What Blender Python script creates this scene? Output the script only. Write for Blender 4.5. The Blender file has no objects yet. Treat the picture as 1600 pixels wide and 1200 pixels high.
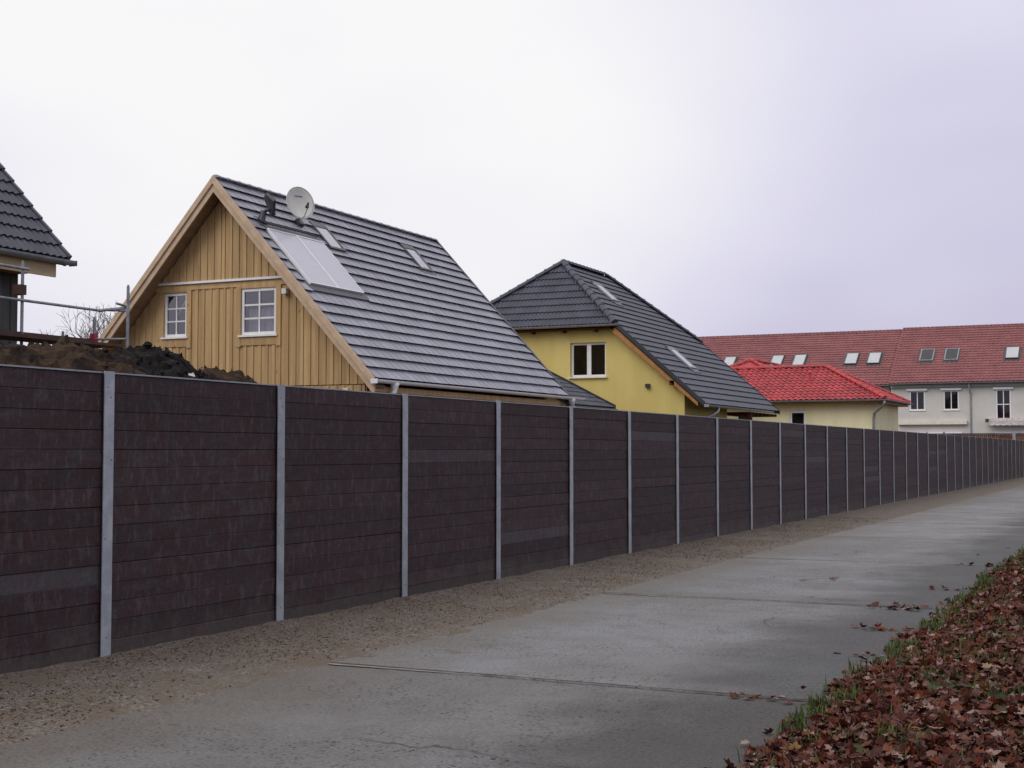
import bpy, math, random
import numpy as np
from mathutils import Vector, Matrix, noise as mnoise

random.seed(7); np.random.seed(7)
R = math.radians
scene = bpy.context.scene
COL = scene.collection

# ------------------------------------------------------------------ camera
cam_d = bpy.data.cameras.new('camera')
cam = bpy.data.objects.new('camera', cam_d); COL.objects.link(cam)
cam_d.sensor_width = 36.0; cam_d.lens = 36.0 * 2130 / 1600
cam_d.clip_start = 0.05; cam_d.clip_end = 3000
cam.location = (0, 0, 1.6)
cam.rotation_euler = (R(90 + 2.795), 0, R(25.387))
scene.camera = cam

# ------------------------------------------------------------------ sky (overcast) and sun
SUN_EL, SUN_AZ = R(42), Vector((-0.45, -1.0))          # direction towards the veiled sun
world = bpy.data.worlds.new('World'); scene.world = world
world.use_nodes = True
wt = world.node_tree; wt.nodes.clear()
def wn(t, **k):
    n = wt.nodes.new(t)
    for a, b in k.items(): setattr(n, a, b)
    return n
w_out = wn('ShaderNodeOutputWorld'); w_mix = wn('ShaderNodeMixShader')
w_sky = wn('ShaderNodeTexSky', sky_type='NISHITA', sun_disc=False)
w_sky.sun_elevation = SUN_EL; w_sky.sun_rotation = math.atan2(SUN_AZ.x, SUN_AZ.y); w_sky.air_density = 1.5; w_sky.dust_density = 4
w_b1 = wn('ShaderNodeBackground'); w_b1.inputs['Strength'].default_value = 0.1
w_b2 = wn('ShaderNodeBackground'); w_b2.inputs['Strength'].default_value = 1.0
w_tc = wn('ShaderNodeTexCoord')
w_map = wn('ShaderNodeMapping'); w_map.inputs['Scale'].default_value = (1, 1, 2.2)
w_n1 = wn('ShaderNodeTexNoise'); w_n1.inputs['Scale'].default_value = 2.1; w_n1.inputs['Detail'].default_value = 3; w_n1.inputs['Roughness'].default_value = 0.5
w_sep = wn('ShaderNodeSeparateXYZ')
w_el = wn('ShaderNodeMapRange'); w_el.interpolation_type = 'SMOOTHSTEP'
w_el.inputs['From Min'].default_value = -0.02; w_el.inputs['From Max'].default_value = 1.05
w_add = wn('ShaderNodeMath', operation='MULTIPLY_ADD'); w_add.inputs[1].default_value = 0.9; w_add.inputs[2].default_value = -0.40
w_sum = wn('ShaderNodeMath', operation='ADD')
w_dot = wn('ShaderNodeVectorMath', operation='DOT_PRODUCT')
gd = Vector((-0.545, 0.80, 0.27)).normalized()           # where the cloud is thinnest
w_dot.inputs[1].default_value = gd
w_gl = wn('ShaderNodeMapRange'); w_gl.interpolation_type = 'SMOOTHSTEP'
w_gl.inputs['From Min'].default_value = 0.915; w_gl.inputs['From Max'].default_value = 0.995
w_gl.inputs['To Max'].default_value = 0.78
w_sum2 = wn('ShaderNodeMath', operation='ADD')
w_rmp = wn('ShaderNodeValToRGB')
cr = w_rmp.color_ramp
cr.elements[0].position = 0.0; cr.elements[0].color = (0.60, 0.575, 0.75, 1)
cr.elements[1].position = 1.0; cr.elements[1].color = (1.0, 0.985, 0.99, 1)
e = cr.elements.new(0.45); e.color = (0.78, 0.76, 0.895, 1)
L = wt.links.new
L(w_tc.outputs['Generated'], w_map.inputs['Vector']); L(w_map.outputs[0], w_n1.inputs['Vector'])
L(w_tc.outputs['Generated'], w_sep.inputs[0]); L(w_sep.outputs['Z'], w_el.inputs['Value'])
L(w_n1.outputs['Fac'], w_add.inputs[0]); L(w_add.outputs[0], w_sum.inputs[0]); L(w_el.outputs[0], w_sum.inputs[1])
L(w_tc.outputs['Generated'], w_dot.inputs[0]); L(w_dot.outputs['Value'], w_gl.inputs['Value'])
L(w_sum.outputs[0], w_sum2.inputs[0]); L(w_gl.outputs[0], w_sum2.inputs[1])
L(w_sum2.outputs[0], w_rmp.inputs['Fac']); L(w_rmp.outputs['Color'], w_b2.inputs['Color'])
L(w_sky.outputs['Color'], w_b1.inputs['Color'])
w_mix.inputs['Fac'].default_value = 0.93
L(w_b1.outputs[0], w_mix.inputs[1]); L(w_b2.outputs[0], w_mix.inputs[2]); L(w_mix.outputs[0], w_out.inputs['Surface'])

sun_d = bpy.data.lights.new('sun', 'SUN'); sun_d.energy = 1.25; sun_d.angle = R(40); sun_d.color = (1.0, 0.96, 0.9)
sun = bpy.data.objects.new('sun', sun_d); COL.objects.link(sun)
sd = Vector((SUN_AZ.x, SUN_AZ.y, 0)).normalized() * math.cos(SUN_EL) + Vector((0, 0, math.sin(SUN_EL)))
sun.rotation_euler = sd.to_track_quat('Z', 'Y').to_euler(); sun.location = (-20, -30, 40)

vs = scene.view_settings
vs.view_transform = 'Standard'; vs.look = 'None'; vs.exposure = 0.0; vs.gamma = 1.0; vs.use_curve_mapping = False
scene.render.engine = 'CYCLES'
scene.cycles.use_denoising = True
scene.cycles.max_bounces = 6; scene.cycles.transparent_max_bounces = 12

# ------------------------------------------------------------------ materials
def new_mat(name):
    m = bpy.data.materials.new(name); m.use_nodes = True
    nt = m.node_tree; nt.nodes.clear()
    out = nt.nodes.new('ShaderNodeOutputMaterial'); b = nt.nodes.new('ShaderNodeBsdfPrincipled')
    nt.links.new(b.outputs[0], out.inputs['Surface'])
    return m, nt, b
def nd(nt, t, **k):
    n = nt.nodes.new(t)
    for a, v in k.items(): setattr(n, a, v)
    return n
def noise_tex(nt, scale, detail=3, rough=0.55, stretch=None, vec=None):
    g = nd(nt, 'ShaderNodeNewGeometry')
    src = g.outputs['Position'] if vec is None else vec
    if stretch:
        mp = nd(nt, 'ShaderNodeMapping'); mp.inputs['Scale'].default_value = stretch
        nt.links.new(src, mp.inputs['Vector']); src = mp.outputs[0]
    n = nd(nt, 'ShaderNodeTexNoise'); n.inputs['Scale'].default_value = scale
    n.inputs['Detail'].default_value = detail; n.inputs['Roughness'].default_value = rough
    nt.links.new(src, n.inputs['Vector'])
    return n.outputs['Fac']
def math_(nt, op, a, b=None, c=None):
    m = nd(nt, 'ShaderNodeMath', operation=op)
    for i, v in enumerate((a, b, c)):
        if v is None: continue
        if isinstance(v, (int, float)): m.inputs[i].default_value = v
        else: nt.links.new(v, m.inputs[i])
    return m.outputs[0]
def mixc(nt, fac, a, b, mode='MIX'):
    m = nd(nt, 'ShaderNodeMix', data_type='RGBA', blend_type=mode)
    for s, v in ((0, fac), (6, a), (7, b)):
        if isinstance(v, (int, float)): m.inputs[s].default_value = v
        elif isinstance(v, tuple): m.inputs[s].default_value = (*v, 1)
        else: nt.links.new(v, m.inputs[s])
    return m.outputs[2]
def srange(nt, v, a, b, lo=0.0, hi=1.0):
    m = nd(nt, 'ShaderNodeMapRange', interpolation_type='SMOOTHSTEP')
    m.inputs['From Min'].default_value = a; m.inputs['From Max'].default_value = b
    m.inputs['To Min'].default_value = lo; m.inputs['To Max'].default_value = hi
    nt.links.new(v, m.inputs['Value']); return m.outputs[0]
def add_bump(nt, b, h, strength, dist=0.01):
    bp = nd(nt, 'ShaderNodeBump'); bp.inputs['Strength'].default_value = strength; bp.inputs['Distance'].default_value = dist
    nt.links.new(h, bp.inputs['Height']); nt.links.new(bp.outputs[0], b.inputs['Normal'])
def rnd_obj(nt): return nd(nt, 'ShaderNodeObjectInfo').outputs['Random']
def rnd_isl(nt): return nd(nt, 'ShaderNodeNewGeometry').outputs['Random Per Island']

def surf(name, c1, c2=None, rough=0.7, scale=2.0, fine=40.0, var=0.12, fvar=0.12, rnd=0.0, isl=0.0, bump=0.0, bscale=60.0,
         stretch=None, metal=0.0, spec=0.5, lo=0.35, hi=0.65):
    m, nt, b = new_mat(name)
    c2 = c2 or tuple(v * (1 - var) for v in c1)
    f = srange(nt, noise_tex(nt, scale, 4, 0.6, stretch), lo, hi)
    col = mixc(nt, f, c1, c2)
    v = math_(nt, 'MULTIPLY_ADD', noise_tex(nt, fine, 3, 0.7, stretch), 2 * fvar, 1 - fvar)
    if rnd: v = math_(nt, 'MULTIPLY', v, math_(nt, 'MULTIPLY_ADD', rnd_obj(nt), 2 * rnd, 1 - rnd))
    if isl: v = math_(nt, 'MULTIPLY', v, math_(nt, 'MULTIPLY_ADD', rnd_isl(nt), 2 * isl, 1 - isl))
    vm = nd(nt, 'ShaderNodeVectorMath', operation='SCALE'); nt.links.new(col, vm.inputs[0]); nt.links.new(v, vm.inputs['Scale'])
    nt.links.new(vm.outputs[0], b.inputs['Base Color'])
    b.inputs['Roughness'].default_value = rough; b.inputs['Metallic'].default_value = metal
    b.inputs['Specular IOR Level'].default_value = spec if rough < .7 else min(spec, .2)
    if bump: add_bump(nt, b, noise_tex(nt, bscale, 4, 0.65, stretch), bump)
    return m

M = {}
M['soil'] = surf('garden_soil', (0.10, 0.075, 0.055), (0.06, 0.048, 0.04), 0.95, 1.5, 18, fvar=0.3, bump=0.6, bscale=12)
M['brown_soil'] = surf('brown_soil', (0.050, 0.032, 0.020), (0.017, 0.012, 0.010), 0.95, 3.2, 22, fvar=0.45, bump=0.9, bscale=30, lo=.4, hi=.62)
M['black_soil'] = surf('black_soil', (0.016, 0.013, 0.012), (0.008, 0.007, 0.0075), 0.9, 3.0, 25, fvar=0.4, bump=0.9, bscale=30)
M['post_steel'] = surf('galvanised_post', (0.40, 0.43, 0.46), (0.30, 0.33, 0.36), 0.5, 7, 60, fvar=0.10, rnd=0.06, metal=0.35, spec=0.5)
M['zinc'] = surf('zinc', (0.34, 0.36, 0.38), (0.27, 0.29, 0.31), 0.42, 5, 50, fvar=0.07, metal=0.5)
M['white_gutter'] = surf('white_gutter', (0.82, 0.83, 0.85), (0.74, 0.75, 0.78), 0.35, 3, 30, fvar=0.05)
M['white'] = surf('white_plastic', (0.80, 0.80, 0.79), (0.72, 0.72, 0.72), 0.4, 4, 40, fvar=0.04)
M['cream'] = surf('cream_awning', (0.74, 0.70, 0.58), (0.64, 0.60, 0.50), 0.55, 4, 40, fvar=0.05)
M['flat_tile'] = surf('grey_flat_tile', (0.280, 0.283, 0.330), (0.235, 0.238, 0.282), 0.36, 1.2, 26, fvar=0.14, rnd=0.12, isl=0.12, spec=0.6, bump=0.12, bscale=90)
M['dark_tile'] = surf('anthracite_tile', (0.064, 0.070, 0.094), (0.048, 0.053, 0.072), 0.5, 1.5, 26, fvar=0.14, rnd=0.08, isl=0.10, bump=0.12, bscale=80)
M['blue_tile'] = surf('slate_blue_tile', (0.068, 0.073, 0.098), (0.048, 0.052, 0.072), 0.5, 1.5, 26, fvar=0.14, rnd=0.12, isl=0.10, bump=0.12, bscale=80)
M['red_tile'] = surf('bright_red_tile', (0.45, 0.052, 0.058), (0.36, 0.040, 0.045), 0.6, 0.7, 12, fvar=0.16, isl=0.2)
M['brown_tile'] = surf('red_brown_tile', (0.265, 0.092, 0.092), (0.215, 0.073, 0.075), 0.65, 0.8, 16, fvar=0.10, isl=0.09)
M['deck'] = surf('roof_underlay', (0.022, 0.022, 0.026), rough=0.9)
M['black'] = surf('black_fitting', (0.022, 0.023, 0.028), (0.032, 0.034, 0.04), 0.45)
M['flashing'] = surf('dark_flashing', (0.07, 0.072, 0.08), (0.05, 0.052, 0.06), 0.4)
M['trim_wood'] = surf('pale_barge_board', (0.56, 0.42, 0.285), (0.47, 0.34, 0.225), 0.65, 2.0, 30, fvar=0.12, rnd=0.05, stretch=(2, 1, 2))
M['soffit'] = surf('soffit_board', (0.34, 0.23, 0.14), (0.26, 0.175, 0.105), 0.75, 2.0, 30, fvar=0.14, stretch=(6, .6, 6))
M['dark_wood'] = surf('red_brown_stain', (0.10, 0.028, 0.016), (0.07, 0.02, 0.013), 0.7, 4, 30)
M['shaded_brown'] = surf('eave_shaded_boards', (0.20, 0.085, 0.036), (0.15, 0.062, 0.026), 0.75, 3, 30, fvar=0.15, stretch=(4, 4, .5))  # side-wall boards; shade under the eaves is put into this darker brown
M['orange_wood'] = surf('orange_stained_wood', (0.42, 0.19, 0.055), (0.32, 0.135, 0.036), 0.65, 5, 30)
M['grey_board'] = surf('dark_grey_cladding', (0.085, 0.084, 0.078), (0.060, 0.060, 0.056), 0.8, 3, 30, fvar=0.15, rnd=0.1, stretch=(3, 3, .5))
M['new_wood'] = surf('fresh_pale_wood', (0.56, 0.45, 0.29), (0.46, 0.35, 0.215), 0.7, 3, 30, fvar=0.1, stretch=(2, .5, 2))
M['yellow'] = surf('yellow_render', (0.65, 0.535, 0.195), (0.60, 0.49, 0.172), 0.9, 1.1, 30, fvar=0.08, stretch=(1.6, 1.6, .45), bump=0.15, bscale=120)
M['pale_yellow'] = surf('pale_yellow_render', (0.80, 0.75, 0.48), (0.71, 0.66, 0.42), 0.9, 0.9, 24, fvar=0.08, stretch=(1.4, 1.4, .5))
M['grey_render'] = surf('pale_grey_render', (0.58, 0.57, 0.525), (0.53, 0.52, 0.48), 0.9, 0.9, 30, fvar=0.06)
M['cornice'] = surf('grey_green_cornice', (0.34, 0.36, 0.34), (0.30, 0.32, 0.30), 0.8, 2, 30, fvar=0.05)
M['room'] = surf('dim_room', (0.05, 0.042, 0.045), (0.035, 0.03, 0.034), 0.95, fvar=0.02)
M['curtain'] = surf('net_curtain', (0.62, 0.62, 0.66), (0.5, 0.5, 0.55), 0.9, 6, 50, fvar=0.1)
M['pane_backing'] = surf('sky_sheen_backing', (0.84, 0.84, 0.86), (0.78, 0.78, 0.80), 0.7)  # near-white plate behind roof panes; its tone stands in for reflected sky
M['tube'] = surf('scaffold_steel', (0.30, 0.32, 0.35), (0.19, 0.20, 0.22), 0.5, 8, 60, fvar=0.15, metal=0.4)
M['deck_board'] = surf('scaffold_plank', (0.11, 0.058, 0.042), (0.07, 0.045, 0.04), 0.8, 4, 40, fvar=0.2)
M['red_paint'] = surf('red_clamp', (0.33, 0.03, 0.06), rough=0.6)
M['dish'] = surf('satellite_dish_paint', (0.60, 0.60, 0.54), (0.54, 0.54, 0.49), 0.5, 3, 40, fvar=0.04)
M['blue_print'] = surf('blue_print', (0.13, 0.16, 0.42), rough=0.6)
M['bark'] = surf('grey_bark', (0.17, 0.155, 0.15), (0.11, 0.10, 0.10), 0.9, 8, 60, fvar=0.2)
M['fence_brown'] = surf('brown_fence_board', (0.155, 0.055, 0.032), (0.10, 0.04, 0.026), 0.8, 4, 30, fvar=0.2, rnd=0.15)
M['stone'] = surf('pebble', (0.190, 0.146, 0.113), (0.115, 0.088, 0.070), 0.85, 30, 90, fvar=0.2, isl=0.75)
M['joint'] = surf('joint_filling', (0.060, 0.044, 0.038), (0.130, 0.105, 0.092), 0.95, 2.0, 30, fvar=0.4, lo=.45, hi=.7)
M['pale_concrete'] = surf('pale_concrete', (0.27, 0.262, 0.245), (0.21, 0.203, 0.19), 0.9, 6, 40, fvar=0.3)
M['stripe'] = surf('awning_stripe', (0.46, 0.41, 0.40), (0.58, 0.55, 0.53), 0.8, 6, 30, lo=.45, hi=.55)

def glass_mat(name, refl=0.16, tint=(0.90, 0.92, 0.96)):
    m = bpy.data.materials.new(name); m.use_nodes = True; nt = m.node_tree; nt.nodes.clear()
    out = nd(nt, 'ShaderNodeOutputMaterial'); mx = nd(nt, 'ShaderNodeMixShader')
    tr = nd(nt, 'ShaderNodeBsdfTransparent'); tr.inputs[0].default_value = (*tint, 1)
    gl = nd(nt, 'ShaderNodeBsdfGlossy'); gl.inputs['Roughness'].default_value = 0.03
    fr = nd(nt, 'ShaderNodeFresnel'); fr.inputs['IOR'].default_value = 1.5
    f = math_(nt, 'ADD', fr.outputs[0], refl); f.node.use_clamp = True
    nt.links.new(f, mx.inputs[0]); nt.links.new(tr.outputs[0], mx.inputs[1]); nt.links.new(gl.outputs[0], mx.inputs[2])
    nt.links.new(mx.outputs[0], out.inputs['Surface']); return m
M['glass'] = glass_mat('window_glass', 0.16)
M['dark_glass'] = glass_mat('far_window_glass', 0.02)
M['roof_glass'] = glass_mat('roof_window_glass', 0.42)

def collector_mat():
    m, nt, b = new_mat('collector_glass')
    n = noise_tex(nt, 160, 2)
    nt.links.new(mixc(nt, n, (0.42, 0.43, 0.48), (0.54, 0.54, 0.59)), b.inputs['Base Color'])
    b.inputs['Roughness'].default_value = 0.28; b.inputs['Coat Weight'].default_value = 0.6; b.inputs['Coat Roughness'].default_value = 0.15
    add_bump(nt, b, noise_tex(nt, 240, 2), 0.25); return m
M['collector'] = collector_mat()

def plank_mat():
    m, nt, b = new_mat('glazed_pine_board')
    big = noise_tex(nt, 1.1, 3, 0.6, (9, 9, 0.5)); grain = noise_tex(nt, 14, 4, 0.7, (7, 7, 0.35))
    c = mixc(nt, srange(nt, big, .33, .67), (0.53, 0.36, 0.170), (0.42, 0.27, 0.117))
    c = mixc(nt, math_(nt, 'MULTIPLY', srange(nt, grain, .48, .72), 0.45), c, (0.26, 0.15, 0.06))
    g = nd(nt, 'ShaderNodeNewGeometry'); mp = nd(nt, 'ShaderNodeMapping'); mp.inputs['Scale'].default_value = (5.2, 5.2, 1.9)
    nt.links.new(g.outputs['Position'], mp.inputs['Vector'])
    vo = nd(nt, 'ShaderNodeTexVoronoi'); vo.inputs['Scale'].default_value = 1.0; nt.links.new(mp.outputs[0], vo.inputs['Vector'])
    kn = srange(nt, vo.outputs['Distance'], 0.055, 0.11, 0.75, 0.0)
    c = mixc(nt, kn, c, (0.15, 0.07, 0.025))
    v = math_(nt, 'MULTIPLY_ADD', rnd_obj(nt), 0.26, 0.87)
    vm = nd(nt, 'ShaderNodeVectorMath', operation='SCALE'); nt.links.new(c, vm.inputs[0]); nt.links.new(v, vm.inputs['Scale'])
    nt.links.new(vm.outputs[0], b.inputs['Base Color']); b.inputs['Roughness'].default_value = 0.7
    add_bump(nt, b, grain, 0.3, 0.004); return m
M['plank'] = plank_mat()

def fence_mat(name, rnd):
    m, nt, b = new_mat(name)
    r = rnd_obj(nt) if rnd == 'obj' else rnd_isl(nt)
    mott = noise_tex(nt, 4.0, 6, 0.72, (1, 1, 1.6)); streak = noise_tex(nt, 2.2, 4, 0.6, (3, 1.2, 6)); fine = noise_tex(nt, 26, 5, 0.75)
    c = mixc(nt, srange(nt, mott, .38, .62), (0.039, 0.028, 0.031), (0.045, 0.022, 0.023))
    c = mixc(nt, math_(nt, 'MULTIPLY', srange(nt, streak, .50, .72), 0.7), c, (0.055, 0.047, 0.054))
    comb = noise_tex(nt, 2.0, 5, 0.75, (1, 8, 2.6))
    c = mixc(nt, math_(nt, 'MULTIPLY', srange(nt, comb, .50, .64), 0.65), c, (0.076, 0.064, 0.065))
    sz = nd(nt, 'ShaderNodeSeparateXYZ'); nt.links.new(nd(nt, 'ShaderNodeNewGeometry').outputs['Position'], sz.inputs[0])
    dust = srange(nt, math_(nt, 'ADD', sz.outputs['Z'], math_(nt, 'MULTIPLY_ADD', noise_tex(nt, 2.5, 5, 0.7), .7, -.35)), .30, -.02)
    c = mixc(nt, math_(nt, 'MULTIPLY', dust, 0.5), c, (0.095, 0.085, 0.075))
    gry = srange(nt, r, 0.955, 0.975, 0, 0.4)
    c = mixc(nt, gry, c, (0.078, 0.080, 0.084))
    v = math_(nt, 'MULTIPLY', math_(nt, 'MULTIPLY_ADD', r, 0.34, 0.82), math_(nt, 'MULTIPLY_ADD', fine, 1.3, 0.35))
    vm = nd(nt, 'ShaderNodeVectorMath', operation='SCALE'); nt.links.new(c, vm.inputs[0]); nt.links.new(v, vm.inputs['Scale'])
    nt.links.new(vm.outputs[0], b.inputs['Base Color']); b.inputs['Roughness'].default_value = 0.7; b.inputs['Specular IOR Level'].default_value = 0.25
    add_bump(nt, b, math_(nt, 'ADD', fine, math_(nt, 'MULTIPLY', mott, 1.5)), 0.35, 0.006); return m
M['fence_board'] = fence_mat('recycled_board', 'obj')
M['fence_board_far'] = fence_mat('recycled_board_far', 'isl')

def concrete_mat():
    m, nt, b = new_mat('weathered_concrete')
    big = noise_tex(nt, 0.55, 4, 0.6); mid = noise_tex(nt, 3.5, 5, 0.7); fine = noise_tex(nt, 38, 5, 0.85)
    c = mixc(nt, srange(nt, big, .35, .65), (0.178, 0.171, 0.168), (0.212, 0.213, 0.218))
    c = mixc(nt, math_(nt, 'MULTIPLY', srange(nt, mid, .45, .70), 0.4), c, (0.130, 0.123, 0.118))
    g = nd(nt, 'ShaderNodeNewGeometry')
    vo = nd(nt, 'ShaderNodeTexVoronoi'); vo.inputs['Scale'].default_value = 30; nt.links.new(g.outputs['Position'], vo.inputs['Vector'])
    pit_zone = srange(nt, noise_tex(nt, 0.8, 4, 0.65), .36, .60)
    pit = math_(nt, 'MULTIPLY', srange(nt, vo.outputs['Distance'], 0.22, 0.46, 1, 0), pit_zone)
    pit = math_(nt, 'MULTIPLY', pit, srange(nt, noise_tex(nt, 16, 3, 0.7), .46, .56))
    c = mixc(nt, math_(nt, 'MULTIPLY', pit, 0.85), c, (0.035, 0.035, 0.035))
    wv = nd(nt, 'ShaderNodeTexVoronoi', feature='DISTANCE_TO_EDGE'); wv.inputs['Scale'].default_value = 0.36
    wm = nd(nt, 'ShaderNodeVectorMath', operation='MULTIPLY_ADD'); wn_ = nd(nt, 'ShaderNodeTexNoise'); wn_.inputs['Scale'].default_value = 1.7; wn_.inputs['Detail'].default_value = 5
    nt.links.new(g.outputs['Position'], wn_.inputs['Vector']); nt.links.new(wn_.outputs['Color'], wm.inputs[0]); wm.inputs[1].default_value = (.9, .9, 0); nt.links.new(g.outputs['Position'], wm.inputs[2])
    nt.links.new(wm.outputs[0], wv.inputs['Vector'])
    crack = math_(nt, 'MULTIPLY', srange(nt, wv.outputs['Distance'], .0015, .007, 1, 0), srange(nt, noise_tex(nt, 0.5, 2), .50, .60))
    c = mixc(nt, math_(nt, 'MULTIPLY', crack, 0.7), c, (0.05, 0.046, 0.042))
    # damp algae stain along the leaf side of the lane
    sx = nd(nt, 'ShaderNodeSeparateXYZ'); nt.links.new(g.outputs['Position'], sx.inputs[0])
    edge = srange(nt, math_(nt, 'ADD', sx.outputs['X'], math_(nt, 'MULTIPLY_ADD', noise_tex(nt, 0.9, 4, 0.65), 2.2, -1.1)), -3.8, -2.5)
    c = mixc(nt, math_(nt, 'MULTIPLY', edge, 0.72), c, (0.060, 0.059, 0.058))
    # sand trodden in from the gravel side
    sand = srange(nt, math_(nt, 'ADD', sx.outputs['X'], math_(nt, 'MULTIPLY_ADD', noise_tex(nt, 1.6, 5, 0.75), 1.5, -0.75)), -4.9, -5.75)
    c = mixc(nt, math_(nt, 'MULTIPLY', sand, 0.45), c, (0.165, 0.142, 0.115))
    oc = nd(nt, 'ShaderNodeObjectInfo')
    tone = nd(nt, 'ShaderNodeSeparateColor'); nt.links.new(oc.outputs['Color'], tone.inputs[0])
    c = mixc(nt, 1.0, c, oc.outputs['Color'], 'MULTIPLY')
    v = math_(nt, 'MULTIPLY_ADD', srange(nt, fine, .30, .70), 0.62, 0.69)
    vm = nd(nt, 'ShaderNodeVectorMath', operation='SCALE'); nt.links.new(c, vm.inputs[0]); nt.links.new(v, vm.inputs['Scale'])
    nt.links.new(vm.outputs[0], b.inputs['Base Color']); b.inputs['Roughness'].default_value = 0.9; b.inputs['Specular IOR Level'].default_value = 0.2
    add_bump(nt, b, math_(nt, 'SUBTRACT', math_(nt, 'ADD', fine, mid), pit), 0.5, 0.006); return m
M['concrete'] = concrete_mat()

def gravel_mat():
    m, nt, b = new_mat('sandy_gravel')
    g = nd(nt, 'ShaderNodeNewGeometry')
    vo = nd(nt, 'ShaderNodeTexVoronoi'); vo.inputs['Scale'].default_value = 55; nt.links.new(g.outputs['Position'], vo.inputs['Vector'])
    sp = nd(nt, 'ShaderNodeSeparateColor'); nt.links.new(vo.outputs['Color'], sp.inputs[0])
    st = mixc(nt, sp.outputs[0], (0.060, 0.051, 0.044), (0.24, 0.205, 0.172))
    sand = mixc(nt, noise_tex(nt, 30, 4, 0.7), (0.098, 0.076, 0.055), (0.165, 0.128, 0.094))
    f = srange(nt, math_(nt, 'ADD', noise_tex(nt, 2.4, 4, 0.7), math_(nt, 'MULTIPLY', noise_tex(nt, 22, 2), 0.35)), .55, .80)
    nt.links.new(mixc(nt, f, sand, st), b.inputs['Base Color']); b.inputs['Roughness'].default_value = 0.95
    add_bump(nt, b, vo.outputs['Distance'], 0.6, 0.012); return m
M['gravel'] = gravel_mat()

def leaf_mat():
    m, nt, b = new_mat('fallen_leaf')
    r = rnd_isl(nt); rp = nd(nt, 'ShaderNodeValToRGB'); cr = rp.color_ramp; cr.interpolation = 'LINEAR'
    cols = [(0, (.022, .008, .008)), (.22, (.125, .028, .015)), (.42, (.060, .020, .015)), (.58, (.18, .055, .024)),
            (.72, (.090, .038, .034)), (.84, (.19, .095, .075)), (.94, (.34, .24, .215)), (1, (.20, .12, .045))]
    cr.elements[0].color = (*cols[0][1], 1); cr.elements[1].color = (*cols[-1][1], 1)
    for p, c in cols[1:-1]: e = cr.elements.new(p); e.color = (*c, 1)
    nt.links.new(r, rp.inputs[0])
    v = math_(nt, 'MULTIPLY_ADD', noise_tex(nt, 60, 3, 0.7), 1.1, 0.28)
    vm = nd(nt, 'ShaderNodeVectorMath', operation='SCALE'); nt.links.new(rp.outputs[0], vm.inputs[0]); nt.links.new(v, vm.inputs['Scale'])
    nt.links.new(vm.outputs[0], b.inputs['Base Color']); b.inputs['Roughness'].default_value = 0.6; b.inputs['Specular IOR Level'].default_value = 0.15
    return m
M['leaf'] = leaf_mat()
M['grass'] = surf('verge_grass', (0.038, 0.070, 0.017), (0.068, 0.088, 0.022), 0.7, 2.5, 30, fvar=0.15, isl=0.4)
M['verge'] = surf('verge_earth', (0.055, 0.045, 0.028), (0.050, 0.065, 0.022), 0.95, 4, 40, fvar=0.35, bump=0.5, bscale=40)
M['ground'] = surf('rough_ground', (0.085, 0.085, 0.045), (0.10, 0.085, 0.06), 0.95, 0.3, 8, fvar=0.3)

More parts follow.
